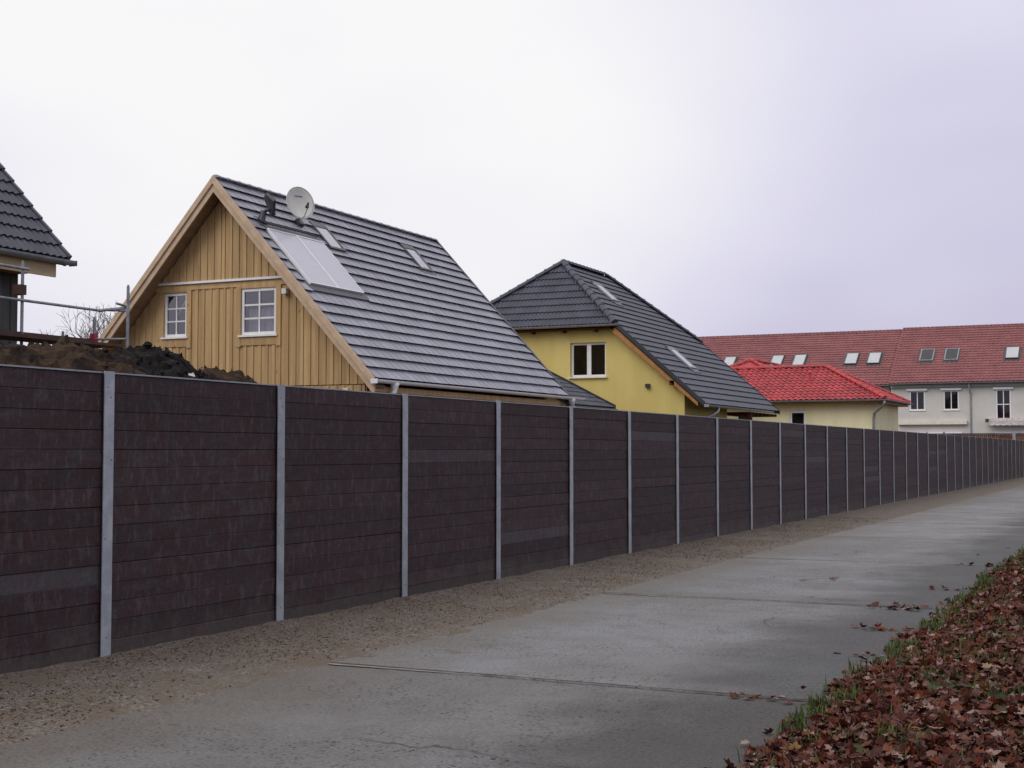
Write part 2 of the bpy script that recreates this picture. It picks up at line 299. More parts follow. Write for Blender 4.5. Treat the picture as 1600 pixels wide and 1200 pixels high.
# ------------------------------------------------------------------ mesh helpers
class MB:
    def __init__(s): s.v = []; s.f = []
    def add(s, vs_, fs_):
        o = len(s.v); s.v.extend(tuple(p) for p in vs_); s.f.extend(tuple(i + o for i in f) for f in fs_); return s
    def box(s, a, b):
        (x0, y0, z0), (x1, y1, z1) = a, b
        return s.add([(x0,y0,z0),(x1,y0,z0),(x1,y1,z0),(x0,y1,z0),(x0,y0,z1),(x1,y0,z1),(x1,y1,z1),(x0,y1,z1)],
                     [(0,3,2,1),(4,5,6,7),(0,1,5,4),(1,2,6,5),(2,3,7,6),(3,0,4,7)])
    def prism_y(s, poly, y0, y1):          # poly of (x, z), extruded along Y
        n = len(poly)
        return s.add([(x, y0, z) for x, z in poly] + [(x, y1, z) for x, z in poly],
                     [tuple(range(n)), tuple(range(2*n-1, n-1, -1))] + [(i, (i+n), (i+1) % n + n, (i+1) % n) for i in range(n)])
    def slab(s, pts, n, t):                # polygon of 3-D points, thickened by -n*t
        k = len(pts); n = Vector(n)
        return s.add([Vector(p) for p in pts] + [Vector(p) - n * t for p in pts],
                     [tuple(range(k)), tuple(range(2*k-1, k-1, -1))] + [(i, i+k, (i+1) % k + k, (i+1) % k) for i in range(k)])
    def frame_box(s, c, u, v, n, hu, hv, hn):   # oriented box, half sizes
        c, u, v, n = map(Vector, (c, u, v, n))
        P = [c + u*a*hu + v*b*hv + n*d*hn for d in (-1, 1) for b in (-1, 1) for a in (-1, 1)]
        return s.add(P, [(0,2,3,1),(4,5,7,6),(0,1,5,4),(1,3,7,5),(3,2,6,7),(2,0,4,6)])
    def tube(s, pts, r, n=10, cap=True):
        pts = [Vector(p) for p in pts]; k = len(pts)
        rs = r if isinstance(r, (list, tuple)) else [r] * k
        o = len(s.v); ref = None
        for i, p in enumerate(pts):
            d = (pts[min(i+1, k-1)] - pts[max(i-1, 0)]).normalized()
            if ref is None: ref = Vector((0, 0, 1)) if abs(d.z) < .9 else Vector((1, 0, 0))
            a = (ref - d * ref.dot(d)).normalized(); b2 = d.cross(a); ref = a
            for j in range(n):
                t = 2 * math.pi * j / n; s.v.append(tuple(p + (a * math.cos(t) + b2 * math.sin(t)) * rs[i]))
        for i in range(k - 1):
            for j in range(n):
                j2 = (j + 1) % n; s.f.append((o+i*n+j, o+i*n+j2, o+(i+1)*n+j2, o+(i+1)*n+j))
        if cap:
            s.f.append(tuple(o+j for j in range(n-1, -1, -1))); s.f.append(tuple(o+(k-1)*n+j for j in range(n)))
        return s
    def half_round(s, p0, p1, r, down=(0, 0, -1), side=(1, 0, 0), n=8, th=0.006):   # open gutter
        p0, p1, d, sd_ = map(Vector, (p0, p1, down, side)); o = len(s.v)
        for rr in (r, r - th):
            for p in (p0, p1):
                for j in range(n + 1):
                    t = math.pi * j / n
                    s.v.append(tuple(p + sd_ * math.cos(t) * rr + d * math.sin(t) * rr))
        m = n + 1
        for j in range(n):
            s.f.append((o+j, o+j+1, o+m+j+1, o+m+j)); s.f.append((o+2*m+j, o+3*m+j, o+3*m+j+1, o+2*m+j+1))
            s.f.append((o+j, o+2*m+j, o+2*m+j+1, o+j+1)); s.f.append((o+m+j, o+m+j+1, o+3*m+j+1, o+3*m+j))
        for j in (0, n): s.f.append((o+j, o+m+j, o+3*m+j, o+2*m+j))
        return s
    def mesh(s, name, mat, off=(0, 0, 0), smooth=False):
        me = bpy.data.meshes.new(name)
        ox, oy, oz = off
        me.from_pydata([(x-ox, y-oy, z-oz) for x, y, z in s.v], [], s.f)
        if mat: me.materials.append(M[mat] if isinstance(mat, str) else mat)
        if smooth: me.polygons.foreach_set('use_smooth', [True] * len(me.polygons))
        me.update(); return me
    def build(s, name, mat, root=None, parent=None, smooth=False):
        off = tuple(root.location) if root else (0, 0, 0)
        o = bpy.data.objects.new(name, s.mesh(name, mat, off, smooth)); COL.objects.link(o)
        if parent or root: o.parent = parent or root
        return o

def tag(o, label=None, cat=None, group=None, kind=None):
    if label: o['label'] = label
    if cat: o['category'] = cat
    if group: o['group'] = group
    if kind: o['kind'] = kind
    return o
def thing(name, label, cat, loc, group=None):
    o = bpy.data.objects.new(name, None); COL.objects.link(o); o.location = loc; o.empty_display_size = .3
    return tag(o, label, cat, group)
def inst(name, me, root, parent, mtx):
    o = bpy.data.objects.new(name, me); COL.objects.link(o); o.parent = parent or root
    o.matrix_basis = Matrix.Translation(-Vector(root.location)) @ mtx
    return o

# ------------------------------------------------------------------ roof helpers
def profile(kind, w):
    if kind == 'flat':  return [(0, .004), (.022, .005), (.032, 0), (w-.014, 0), (w-.011, -.016)]
    n = 8 if kind == 'double' else 5
    waves, amp = (2, .019) if kind == 'double' else (1, .026)
    return [(w*i/n, amp * math.cos(2*math.pi*waves*i/n)) for i in range(n + 1)]
def tile_geo(kind, w, g, nose, cut=.05):
    pr = profile(kind, w); k = len(pr); v = []
    for x, h in pr: v.append((x, cut, -.012))
    for x, h in pr: v.append((x, -.006, nose + h))
    for x, h in pr: v.append((x, g + .05, nose * .22 + h))
    f = []
    for i in range(k - 1):
        f.append((i, i+1, k+i+1, k+i)); f.append((k+i, k+i+1, 2*k+i+1, 2*k+i))
    f.append((0, k, 2*k)); f.append((k-1, 3*k-1, 2*k-1))
    return v, f
def slope_tiles(root, parent, O, u, v, W, Ln, gauge, tw, kind, mat, smin=None, smax=None, single=None, nose=.045, name='roof_tile', holes=(), u0_cap=300):
    """Lay courses of tiles on a slope: O eave corner, u along the eave, v up the slope.  Tiles picked by single(i, j) are objects of
    their own, the others share one joined part."""
    O, u, v = Vector(O), Vector(u).normalized(), Vector(v).normalized(); n = u.cross(v)
    if n.z < 0: n = -n
    B = Matrix(((u.x, v.x, n.x), (u.y, v.y, n.y), (u.z, v.z, n.z))).to_4x4()
    gv, gf = tile_geo(kind, tw, gauge, nose, .10 if kind == 'flat' else .05); base_me = None; rest = MB(); cnt = 0
    smin = smin or (lambda t: 0.0); smax = smax or (lambda t: W)
    rows = int(math.ceil(Ln / gauge - .02)); cols = int(math.ceil(W / tw - .02))
    rr = random.Random(int(abs(O.x * 131 + O.y * 17)))
    for j in range(rows):
        for i in range(cols):
            s0, t0 = i * tw, j * gauge
            if any(a < s0 + tw * .5 < b and c < t0 + gauge * .5 < d for a, b, c, d in holes): continue
            lo0, hi0, lo1, hi1 = smin(t0), smax(t0), smin(t0 + gauge), smax(t0 + gauge)
            if s0 + tw < min(lo0, lo1) + .02 or s0 > max(hi0, hi1) - .02: continue
            clipped = s0 < max(lo0, lo1) or s0 + tw > min(hi0, hi1) or t0 + gauge + .05 > Ln
            jit = Vector((rr.uniform(-.002, .002), rr.uniform(-.003, .003), rr.uniform(-.0015, .0015)))
            if not clipped:
                if single and single(i, j) and cnt < u0_cap:
                    if base_me is None: base_me = MB().add(gv, gf).mesh(name, mat)
                    inst(name, base_me, root, parent, Matrix.Translation(O + u*(s0+jit.x) + v*(t0+jit.y) + n*jit.z) @ B); cnt += 1
                else:
                    rest.add([O + u*(x+s0+jit.x) + v*(y+t0+jit.y) + n*(h+jit.z) for x, y, h in gv], gf)
            else:
                P = []
                for x, y, h in gv:
                    tt = min(t0 + y, Ln + .01); ss = min(max(s0 + x, smin(tt)), smax(tt)); P.append((ss, tt, h))
                if max(p[0] for p in P) - min(p[0] for p in P) < .02: continue
                if single and single(i, j) and cnt < u0_cap:
                    m_ = MB().add([(a - s0, b - t0, c) for a, b, c in P], gf).mesh(name, mat)
                    inst(name, m_, root, parent, Matrix.Translation(O + u*s0 + v*t0) @ B); cnt += 1
                else: rest.add([O + u*a + v*b + n*c for a, b, c in P], gf)
    if rest.v:
        o = rest.build('roof_tiles', mat, root, parent); o['kind'] = 'stuff'
def caps(root, parent, p0, p1, mat, r=.11, step=.36, up=(0, 0, 1), name='ridge_tile', flat=False):
    p0, p1 = Vector(p0), Vector(p1); d = p1 - p0; ln = d.length; d.normalize()
    up = Vector(up); sd_ = d.cross(up).normalized(); nn = sd_.cross(d)
    k = max(1, round(ln / step)); st = ln / k; b = MB(); n = 7
    for q, rr in ((0, r * 1.12), (.05, r * 1.14), (.07, r), (st + .03, r * .93)):
        for j in range(n + 1):
            t = math.pi * j / n; b.v.append((q, math.cos(t) * rr, math.sin(t) * rr * (.55 if flat else .9)))
    m = n + 1
    for i in range(3):
        for j in range(n): b.f.append((i*m+j, i*m+j+1, (i+1)*m+j+1, (i+1)*m+j))
    b.f.append(tuple(range(m)))
    me = b.mesh(name, mat)
    B = Matrix(((d.x, sd_.x, nn.x), (d.y, sd_.y, nn.y), (d.z, sd_.z, nn.z))).to_4x4()
    for i in range(k): inst(name, me, root, parent, Matrix.Translation(p0 + d * st * i) @ B)
def rooflight(root, O, u, v, s0, s1, t0, t1, fmat='flashing', glass='roof_glass', back='pane_backing', rise=.09):
    O, u, v = Vector(O), Vector(u).normalized(), Vector(v).normalized(); n = u.cross(v)
    if n.z < 0: n = -n
    def P(s, t, h): return O + u*s + v*t + n*h
    def bar(b, a0, a1, b0, b1, h0, h1): b.frame_box(P((a0+a1)/2, (b0+b1)/2, (h0+h1)/2), u, v, n, (a1-a0)/2, (b1-b0)/2, (h1-h0)/2)
    w = .07; b = MB(); bar(b, s0, s0+w, t0, t1, 0, rise); bar(b, s1-w, s1, t0, t1, 0, rise); bar(b, s0+w, s1-w, t0, t0+w, 0, rise); bar(b, s0+w, s1-w, t1-w, t1, 0, rise)
    f = b.build('roof_window', fmat, root)
    b = MB(); bar(b, s0-.10, s0-.002, t0-.10, t1+.08, .0, .052); bar(b, s1+.002, s1+.10, t0-.10, t1+.08, .0, .052)
    bar(b, s0-.002, s1+.002, t0-.22, t0-.002, .0, .058); bar(b, s0-.002, s1+.002, t1+.002, t1+.10, .0, .085); b.build('flashing', 'flashing', root, f)
    MB().add([P(a_, c_, rise-.012) for a_, c_ in ((s0+w, t0+w), (s1-w, t0+w), (s1-w, t1-w), (s0+w, t1-w))], [(0, 1, 2, 3)]).build('pane', glass, root, f)
    b = MB(); bar(b, s0+w, s1-w, t0+w, t1-w, -.02, rise-.035); b.build('pane_backing', back, root, f)  # backing plate under the pane, pale where sky reflection is coloured in
    return f

# ------------------------------------------------------------------ wall helpers (facades facing -Y)
def facade(root, x0, x1, z0, top, y, holes, mat, thick=.3, breaks=(), name='wall'):
    xs = sorted(set([x0, x1, *breaks] + [h[k] for h in holes for k in (0, 1)])); xs = [x for x in xs if x0 <= x <= x1]
    b = MB()
    for a, c in zip(xs, xs[1:]):
        hs = sorted([h for h in holes if h[0] < (a+c)/2 < h[1]], key=lambda h: h[2]); z = z0
        for h in hs:
            b.prism_y([(a, z), (c, z), (c, h[2]), (a, h[2])], y, y + thick); z = h[3]
        b.prism_y([(a, z), (c, z), (c, top(c)), (a, top(a))], y, y + thick)
    return b.build(name, mat, root)
def window(root, x0, x1, z0, z1, y, cols=1, rows=1, fw=.07, mull=.07, bar=.025, set_back=.08, sill=True, glass='glass', halves=False,
           curtain=None, sill_out=.06, sill_mat='white', label=None, depth=.5):
    """A white window in an opening of a wall facing -Y; frame is the part, panes and bars its sub-parts."""
    yf = y + set_back; b = MB()
    b.box((x0, yf, z0), (x0+fw, yf+.06, z1)); b.box((x1-fw, yf, z0), (x1, yf+.06, z1))
    b.box((x0+fw, yf, z0), (x1-fw, yf+.06, z0+fw)); b.box((x0+fw, yf, z1-fw), (x1-fw, yf+.06, z1))
    w = b.build('window', 'white', root)
    ix0, ix1, iz0, iz1 = x0+fw, x1-fw, z0+fw, z1-fw
    if halves:
        m = (ix0+ix1)/2; MB().box((m-mull/2, yf-.006, iz0), (m+mull/2, yf+.05, iz1)).build('mullion', 'white', root, w)
        spans = [(ix0, m-mull/2), (m+mull/2, ix1)]
    else: spans = [(ix0, ix1)]
    for a, c in spans:
        dx, dz = (c-a)/cols, (iz1-iz0)/rows
        for i in range(cols):
            for j in range(rows):
                MB().add([(a+i*dx, yf+.03, iz0+j*dz), (a+(i+1)*dx, yf+.03, iz0+j*dz), (a+(i+1)*dx, yf+.03, iz0+(j+1)*dz), (a+i*dx, yf+.03, iz0+(j+1)*dz)], [(0, 1, 2, 3)]).build('pane', glass, root, w)
        for i in range(1, cols): MB().box((a+i*dx-bar, yf+.008, iz0), (a+i*dx+bar, yf+.042, iz1)).build('glazing_bar', 'white', root, w)
        for j in range(1, rows): MB().box((a, yf+.010, iz0+j*dz-bar), (c, yf+.040, iz0+j*dz+bar)).build('glazing_bar', 'white', root, w)
    if sill: MB().box((x0-.06, y-sill_out, z0-.045), (x1+.05, yf+.02, z0-.003)).build('sill', sill_mat, root, w)
    r = MB(); yb = yf + depth
    r.add([(ix0-.05,yf+.065,iz0-.05),(ix1+.05,yf+.065,iz0-.05),(ix1+.05,yf+.065,iz1+.05),(ix0-.05,yf+.065,iz1+.05),
           (ix0-.05,yb,iz0-.05),(ix1+.05,yb,iz0-.05),(ix1+.05,yb,iz1+.05),(ix0-.05,yb,iz1+.05)],
          [(4,5,6,7),(0,1,5,4),(1,2,6,5),(2,3,7,6),(3,0,4,7)])
    r.build('room', 'room', root, w)
    if curtain:
        ca, cb, cz0, cz1 = curtain; b = MB(); nseg = 48
        for k in range(nseg + 1):
            x = ca + (cb-ca)*k/nseg; yy = yf + .16 + .02*math.sin(k*1.9) + .008*math.sin(k*.7)
            b.v += [(x, yy, cz0), (x, yy + .004, cz1)]
        for k in range(nseg): b.f.append((2*k, 2*k+2, 2*k+3, 2*k+1))
        b.build('curtain', 'curtain', root, w)
    return w

# ================================================================== SETTING
def fbm(x, y, z=0.0, o=4): return mnoise.fractal(Vector((x, y, z)), 0.9, 2.1, o)
tag(MB().add([(-900, -600, -.16), (900, -600, -.16), (900, 1200, -.16), (-900, 1200, -.16)], [(0, 1, 2, 3)]).build('ground', 'ground'), kind='structure')
def grid(name, xs, ys, zf, mat, smooth=True):
    b = MB(); nx = len(xs)
    for y in ys:
        for x in xs: b.v.append((x, y, zf(x, y)))
    for j in range(len(ys)-1):
        for i in range(nx-1): b.f.append((j*nx+i, j*nx+i+1, (j+1)*nx+i+1, (j+1)*nx+i))
    return b.build(name, mat, smooth=smooth)
def steps(*seg):
    out = []
    for a, b, d in seg:
        k = max(1, round((b-a)/d)); out += [a + (b-a)*i/k for i in range(k)]
    return out + [seg[-1][1]]
tag(grid('yard', steps((-70, -16, 3), (-16, -7.62, .4)), steps((-10, 99, 1.5)), lambda x, y: -.03 + .03*fbm(x*.6, y*.6), 'soil'), kind='structure')

# ---- concrete lane: base sheet and single slabs
road = tag(MB().add([(-6.1, -20, -.13), (-1.6, -20, -.13), (-1.6, 96, -.13), (-6.1, 96, -.13)], [(0, 1, 2, 3)]).build('road', 'soil'), kind='structure')
joints = [-8.4, -2.6, 3.2, 6.63] + [9.05 + 5.78*i for i in range(16)]
rj = random.Random(3)
for a, c in zip(joints, joints[1:]):
    x0, x1 = -5.9 + rj.uniform(-.03, .03), -1.75
    hg = lambda q: .005 if abs(q - 6.63) < .01 else .03
    g0, g1 = a + hg(a), c - hg(c); zt = -.05 + rj.uniform(-.004, .004); tl = rj.uniform(-.004, .004); ch = .012
    b = MB()
    n = 8; top = []
    ring = [(x0 + (x1-x0)*i/n, g0 + rj.uniform(-.004, .008)) for i in range(n+1)] + [(x1 - (x1-x0)*i/n, g1 + rj.uniform(-.008, .004)) for i in range(n+1)]
    cx, cy = (x0+x1)/2, (g0+g1)/2
    k = len(ring)
    for dz, ins in ((-.16, 0), (-ch, 0), (0, ch)):
        for x, y in ring:
            xi = x + (ins if x < cx else -ins) * (1 if abs(x-cx) > 1.6 else 0); yi = y + (ins if y < cy else -ins)
            b.v.append((xi, yi, zt + dz + tl*(y-cy)/3))
    for r_ in range(2):
        for i in range(k): b.f.append((r_*k+i, r_*k+(i+1) % k, (r_+1)*k+(i+1) % k, (r_+1)*k+i))
    for i in range(n): b.f.append((2*k+i, 2*k+i+1, 2*k+k-2-i, 2*k+k-1-i))
    o = b.build('concrete_slab', 'concrete'); o.parent = road
    t_ = .80 if c < 7 else .84 if c < 9.5 else .98 if c < 15 else rj.uniform(.95, 1.14)      # slabs weathered to different greys
    o.color = (t_, t_*(.985 if c < 9.5 else 1.005), t_*(.965 if c < 9.5 else 1.015), 1)

# dark, crumbling joint filling between slabs
for q in joints[1:-1]:
    if abs(q - 6.63) < .01: continue
    b = MB(); n = 90
    for i in range(n + 1):
        x = -5.86 + 4.0*i/n; w0 = .016 + .022*abs(fbm(x*1.3, q)) + .014*fbm(x*9, q+3); w1 = .014 + .020*abs(fbm(x*1.7, q+9)) + .012*fbm(x*11, q+5)
        b.v += [(x, q - max(w0, .006), -.0425), (x, q + max(w1, .006), -.0425)]
    for i in range(n): b.f.append((2*i, 2*i+2, 2*i+3, 2*i+1))
    o = b.build('joint_filling', 'joint'); o.parent = road
    b = MB(); n = 40; ln_j = rj.uniform(1.4, 2.2)                       # pale spalled slab edge beside the joint
    for i in range(n + 1):
        x = -5.84 + ln_j*i/n; w0 = (.055 + .03*fbm(x*6, q+20)) * (1 - (i/n)**2) + .004
        b.v += [(x, q - .014 - w0, -.0440), (x, q - .010, -.0440)]
    for i in range(n): b.f.append((2*i, 2*i+2, 2*i+3, 2*i+1))
    o = b.build('spalled_edge', 'pale_concrete'); o.parent = road

# ---- sandy gravel strip between fence and lane
def gz(x, y):
    t = min(max((x + 7.58) / 1.72, 0), 1); t2 = min(max((x + 5.98) / .34, 0), 1)
    return -.012 - .034*t - .03*t2 + .016*fbm(x*1.8, y*1.8) + .006*fbm(x*9, y*9) + .022*t2*(fbm(x*3+7, y*2.1) )
tag(grid('gravel_strip', steps((-8.2, -7.5, .14), (-7.5, -5.55, .05)), steps((2, 16, .06), (16, 40, .2), (40, 97, .8)), gz, 'gravel'), kind='structure')
def scatter_stones(name, n, xr_, yr_, szr, seed, dens=None):
    rs = np.random.RandomState(seed); base = []
    ph = (1 + 5**.5)/2
    iv = np.array([(-1,ph,0),(1,ph,0),(-1,-ph,0),(1,-ph,0),(0,-1,ph),(0,1,ph),(0,-1,-ph),(0,1,-ph),(ph,0,-1),(ph,0,1),(-ph,0,-1),(-ph,0,1)])/1.9
    ifc = np.array([(0,11,5),(0,5,1),(0,1,7),(0,7,10),(0,10,11),(1,5,9),(5,11,4),(11,10,2),(10,7,6),(7,1,8),(3,9,4),(3,4,2),(3,2,6),(3,6,8),(3,8,9),(4,9,5),(2,4,11),(6,2,10),(8,6,7),(9,8,1)])
    V = []; Fc = []; k = 0
    while k < n:
        y = yr_[0] + (yr_[1]-yr_[0]) * rs.rand()**1.6; x = xr_[0] + (xr_[1]-xr_[0]) * rs.rand()
        if dens and rs.rand() > dens(x, y): continue
        sz = szr[0] + (szr[1]-szr[0]) * rs.rand()**3
        A = rs.normal(size=(3, 3)); Q, _ = np.linalg.qr(A); S = np.diag(sz * np.array([1, .8 + .3*rs.rand(), .55 + .3*rs.rand()]))
        P = iv * (1 + .18*rs.normal(size=(12, 1))) @ S @ Q; P[:, 2] *= .75
        P += np.array([x, y, gz(x, y) + sz*.25]); V.append(P); Fc.append(ifc + 12*k); k += 1
    me = bpy.data.meshes.new(name); me.from_pydata(np.concatenate(V).tolist(), [], np.concatenate(Fc).tolist()); me.materials.append(M['stone'])
    o = bpy.data.objects.new(name, me); COL.objects.link(o); return o
def dens(x, y): return min(1, max(.04, (fbm(x*.9+3, y*.7) * .9 + .62))) * (1 if x < -6.35 else max(.05, (-5.75 - x)/.6))
tag(scatter_stones('gravel_stones', 36000, (-7.52, -5.60), (4.5, 34), (.0035, .012), 5, dens), 'small loose stones on the sandy strip along the board fence', 'gravel', kind='stuff')

# ---- leaf-strewn verge
def edge_x(y): return -2.03 + .13*fbm(y*.55, 3.1) + .07*fbm(y*2.3, 8.2)
def vz(x, y):
    d = x - edge_x(y); t = min(max((d + .18) / 1.0, 0), 1); t = t*t*(3-2*t)
    return -.085 + .125*t + .03*fbm(x*1.3, y*1.3)*min(1, max(0, d+.3)) + .012*fbm(x*5, y*5)*(1 if d > 0 else 0)
tag(grid('verge', steps((-2.5, 1.5, .06), (1.5, 14, .8)), steps((-6, 4, .5), (4, 28, .08), (28, 97, 2)), vz, 'verge'), kind='structure')
def leaves(name, n, seed, posf, szr=(.045, .085)):
    rs = np.random.RandomState(seed)
    ang = np.array([-90, -62, -30, -8, 18, 40, 62, 90, 118, 140, 162, 188, 210, 242]) * math.pi/180
    rad = np.array([.30, .66, .60, .90, .66, .93, .70, 1.06, .70, .93, .66, .90, .60, .66])
    lx, ly = np.cos(ang)*rad, np.sin(ang)*rad; m = len(ang)
    V = np.zeros((n, m+1, 3)); k = 0
    while k < n:
        p = posf(rs)
        if p is None: continue
        x, y, z, tilt = p
        sz = szr[0] + (szr[1]-szr[0])*rs.rand(); cu, fo, tw = rs.normal()*.38, rs.normal()*.30, rs.normal()*.28
        q = np.zeros((m+1, 3)); q[1:, 0] = lx; q[1:, 1] = ly
        q[:, 2] = cu*(q[:, 0]**2 + q[:, 1]**2) + fo*np.abs(q[:, 0]) + tw*q[:, 0]*q[:, 1] + .10*np.sin(5*q[:, 0] + rs.rand()*6)*np.abs(q[:, 1])
        q[:, 0] *= .78 + .2*rs.rand(); q *= sz
        a = rs.rand()*6.283; t1, t2 = rs.normal()*tilt, rs.normal()*tilt
        Rm = np.array(Matrix.Rotation(a, 3, 'Z') @ Matrix.Rotation(t1, 3, 'X') @ Matrix.Rotation(t2, 3, 'Y'))
        V[k] = q @ Rm.T + (x, y, z); k += 1
    F = []
    for k in range(n):
        o = k*(m+1); F += [(o, o+1+i, o+1+(i+1) % m) for i in range(m)]
    me = bpy.data.meshes.new(name); me.from_pydata(V.reshape(-1, 3).tolist(), [], F); me.materials.append(M['leaf'])
    o = bpy.data.objects.new(name, me); COL.objects.link(o); return o
def litter_pos(rs):
    y = 4.0 + 26*rs.rand()**1.35; x = -2.25 + 3.6*rs.rand()**1.35; d = x - edge_x(y)
    if d < .06 and rs.rand() > math.exp((d-.06)*26): return None
    bare = fbm(x*1.1 + 5, y*.8 + 2)
    if bare < -.38 and rs.rand() > .35: return None
    if 0 <= d < .12 and fbm(x*2.2 + 11, y*1.5) > .10 and rs.rand() > .35: return None
    return x, y, max(vz(x, y), -.047) + .008 + .035*rs.rand()**2 * (1 if d > .1 else .3), .46
tag(leaves('leaf_litter', 44000, 11, litter_pos, (.024, .057)), 'carpet of fallen brown and red maple leaves on the grass verge', 'leaves', kind='stuff')
def stray_pos(rs):
    c = [(-2.28, 8.98, .22), (-2.48, 14.9, .28), (-2.35, 12.9, .16), (-2.45, 14.6, .2), (-2.35, 16.9, .2), (-2.2, 11.2, .14), (-2.3, 20.6, .3)][rs.randint(7)]
    x = c[0] + rs.normal()*c[2]*.8; y = c[1] + rs.normal()*.05
    if rs.rand() < .05: x, y = -2.2 - abs(rs.normal())*.7, 6.5 + 18*rs.rand()
    if x > -2.02: return None
    return x, y, -.040 + .008*rs.rand(), .16
tag(leaves('stray_leaves', 90, 12, stray_pos, (.03, .06)), 'few stray brown leaves blown onto the concrete lane and into its joints', 'leaves', kind='stuff')
def grass(name, n, seed):
    rs = np.random.RandomState(seed); V = []; F = []; k = 0
    while k < n:
        y = 4 + 27*rs.rand()**1.3; x = -2.35 + 3.6*rs.rand()**1.3; d = x - edge_x(y)
        tuft = fbm(x*2.2 + 11, y*1.5)
        pr = (.9 if tuft > .10 else .07) if -.05 < d < .20 else ((.5 if fbm(x*.9 - 4, y*.9) > .25 else .03) if d >= .20 else 0)
        if rs.rand() > pr: continue
        h = (.045 + .075*rs.rand()) * (1.15 if d < .2 else .9); w = .0035 + .003*rs.rand(); a = rs.rand()*6.283; ln = rs.rand()*.8
        cx, sx_ = math.cos(a), math.sin(a); z = max(vz(x, y), -.06); b_ = len(V)
        V += [(x-sx_*w, y+cx*w, z), (x+sx_*w, y-cx*w, z), (x+cx*h*ln*.35-sx_*w*.8, y+sx_*h*ln*.35+cx*w*.8, z+h*.6), (x+cx*h*ln*.35+sx_*w*.8, y+sx_*h*ln*.35-cx*w*.8, z+h*.6), (x+cx*h*ln, y+sx_*h*ln, z+h*(1-.35*ln))]
        F += [(b_, b_+1, b_+3, b_+2), (b_+2, b_+3, b_+4)]; k += 1
    me = bpy.data.meshes.new(name); me.from_pydata(V, [], F); me.materials.append(M['grass'])
    o = bpy.data.objects.new(name, me); COL.objects.link(o); return o
tag(grass('grass', 11000, 21), 'green grass tufts edging the lane and showing between fallen leaves', 'grass', kind='stuff')

# ================================================================== BOARD FENCE
FX, S0, SP, FH = -7.54, 8.42, 2.36, 2.213
fence = thing('board_fence', 'long dark brown board fence between galvanised steel posts along the lane', 'fence', (FX, S0, 0))
BH = .1512
prof = [(-.06, .0), (-.06, BH-.002), (-.05, BH-.002), (-.05, BH+.012), (-.03, BH+.012), (-.03, BH-.002), (-.005, BH-.001), (0, BH-.006), (0, .005), (-.005, 0)]
bm_ = MB()
ln = SP - .016
NS = 5
for i in range(NS + 1):
    for x, z in prof: bm_.v.append((x, ln*i/NS, z))
for i in range(NS):
    for j in range(10): bm_.f.append((i*10+j, (i+1)*10+j, (i+1)*10+(j+1) % 10, i*10+(j+1) % 10))
bm_.f += [tuple(range(10)), tuple(NS*10+9-i for i in range(10))]
board_me = bm_.mesh('board', 'fence_board')
pb = MB()
def post_mb(w=.056, h=FH+.014, d=.10):
    b = MB(); b.box((-.009, -w, -.3), (0, w, h)); b.box((-d, -.004, -.3), (-.009, .004, h-.002)); b.box((-d-.009, -w, -.3), (-d, w, h)); return b
post_me = post_mb().mesh('post', 'post_steel')
tall_me = post_mb(.10, FH+.44, .16).mesh('post', 'post_steel')
hb = MB()
for zz, yy in ((2.10, -.02), (2.02, .015), (1.52, 0.03), (.9, -.03), (.12, 0)):
    hb.add([(.0015, yy + .007*math.cos(t*math.pi/3), zz + .007*math.sin(t*math.pi/3)) for t in range(6)], [tuple(range(6))])
hole_me = hb.mesh('bolt_hole', 'black')
cap_me = MB().box((-.064, .03, 0), (.004, SP-.03, .012)).mesh('cap_strip', 'zinc')
rest = MB(); rf = random.Random(4)
for k in range(-2, 38):
    y = S0 + SP*k
    o = inst('post', tall_me if k == 32 else post_me, fence, None, Matrix.Translation((FX, y, rf.uniform(-.006, .006))) @ Matrix.Rotation(rf.uniform(-.003, .003), 4, 'X'))
    if k < 8:
        h = bpy.data.objects.new('bolt_hole', hole_me); COL.objects.link(h); h.parent = o
    if k == 37: break
    inst('cap_strip', cap_me, fence, None, Matrix.Translation((FX-.022, y, FH)))
    bow = rf.uniform(-.006, .004)
    for j in range(15):
        mt = Matrix.Translation((FX - .024 + bow + rf.uniform(-.003, .003), y + .008, FH - BH*(j+1) + rf.uniform(-.001, .001))) @ Matrix.Rotation(rf.uniform(-.0016, .0016), 4, 'Z') @ Matrix.Rotation(rf.uniform(-.0011, .0011), 4, 'X')
        if -1 <= k <= 18: inst('board', board_me, fence, None, mt)
        else: rest.add([mt @ Vector(v) for v in bm_.v], bm_.f)
o = rest.build('boards', 'fence_board_far', fence); o['kind'] = 'stuff'

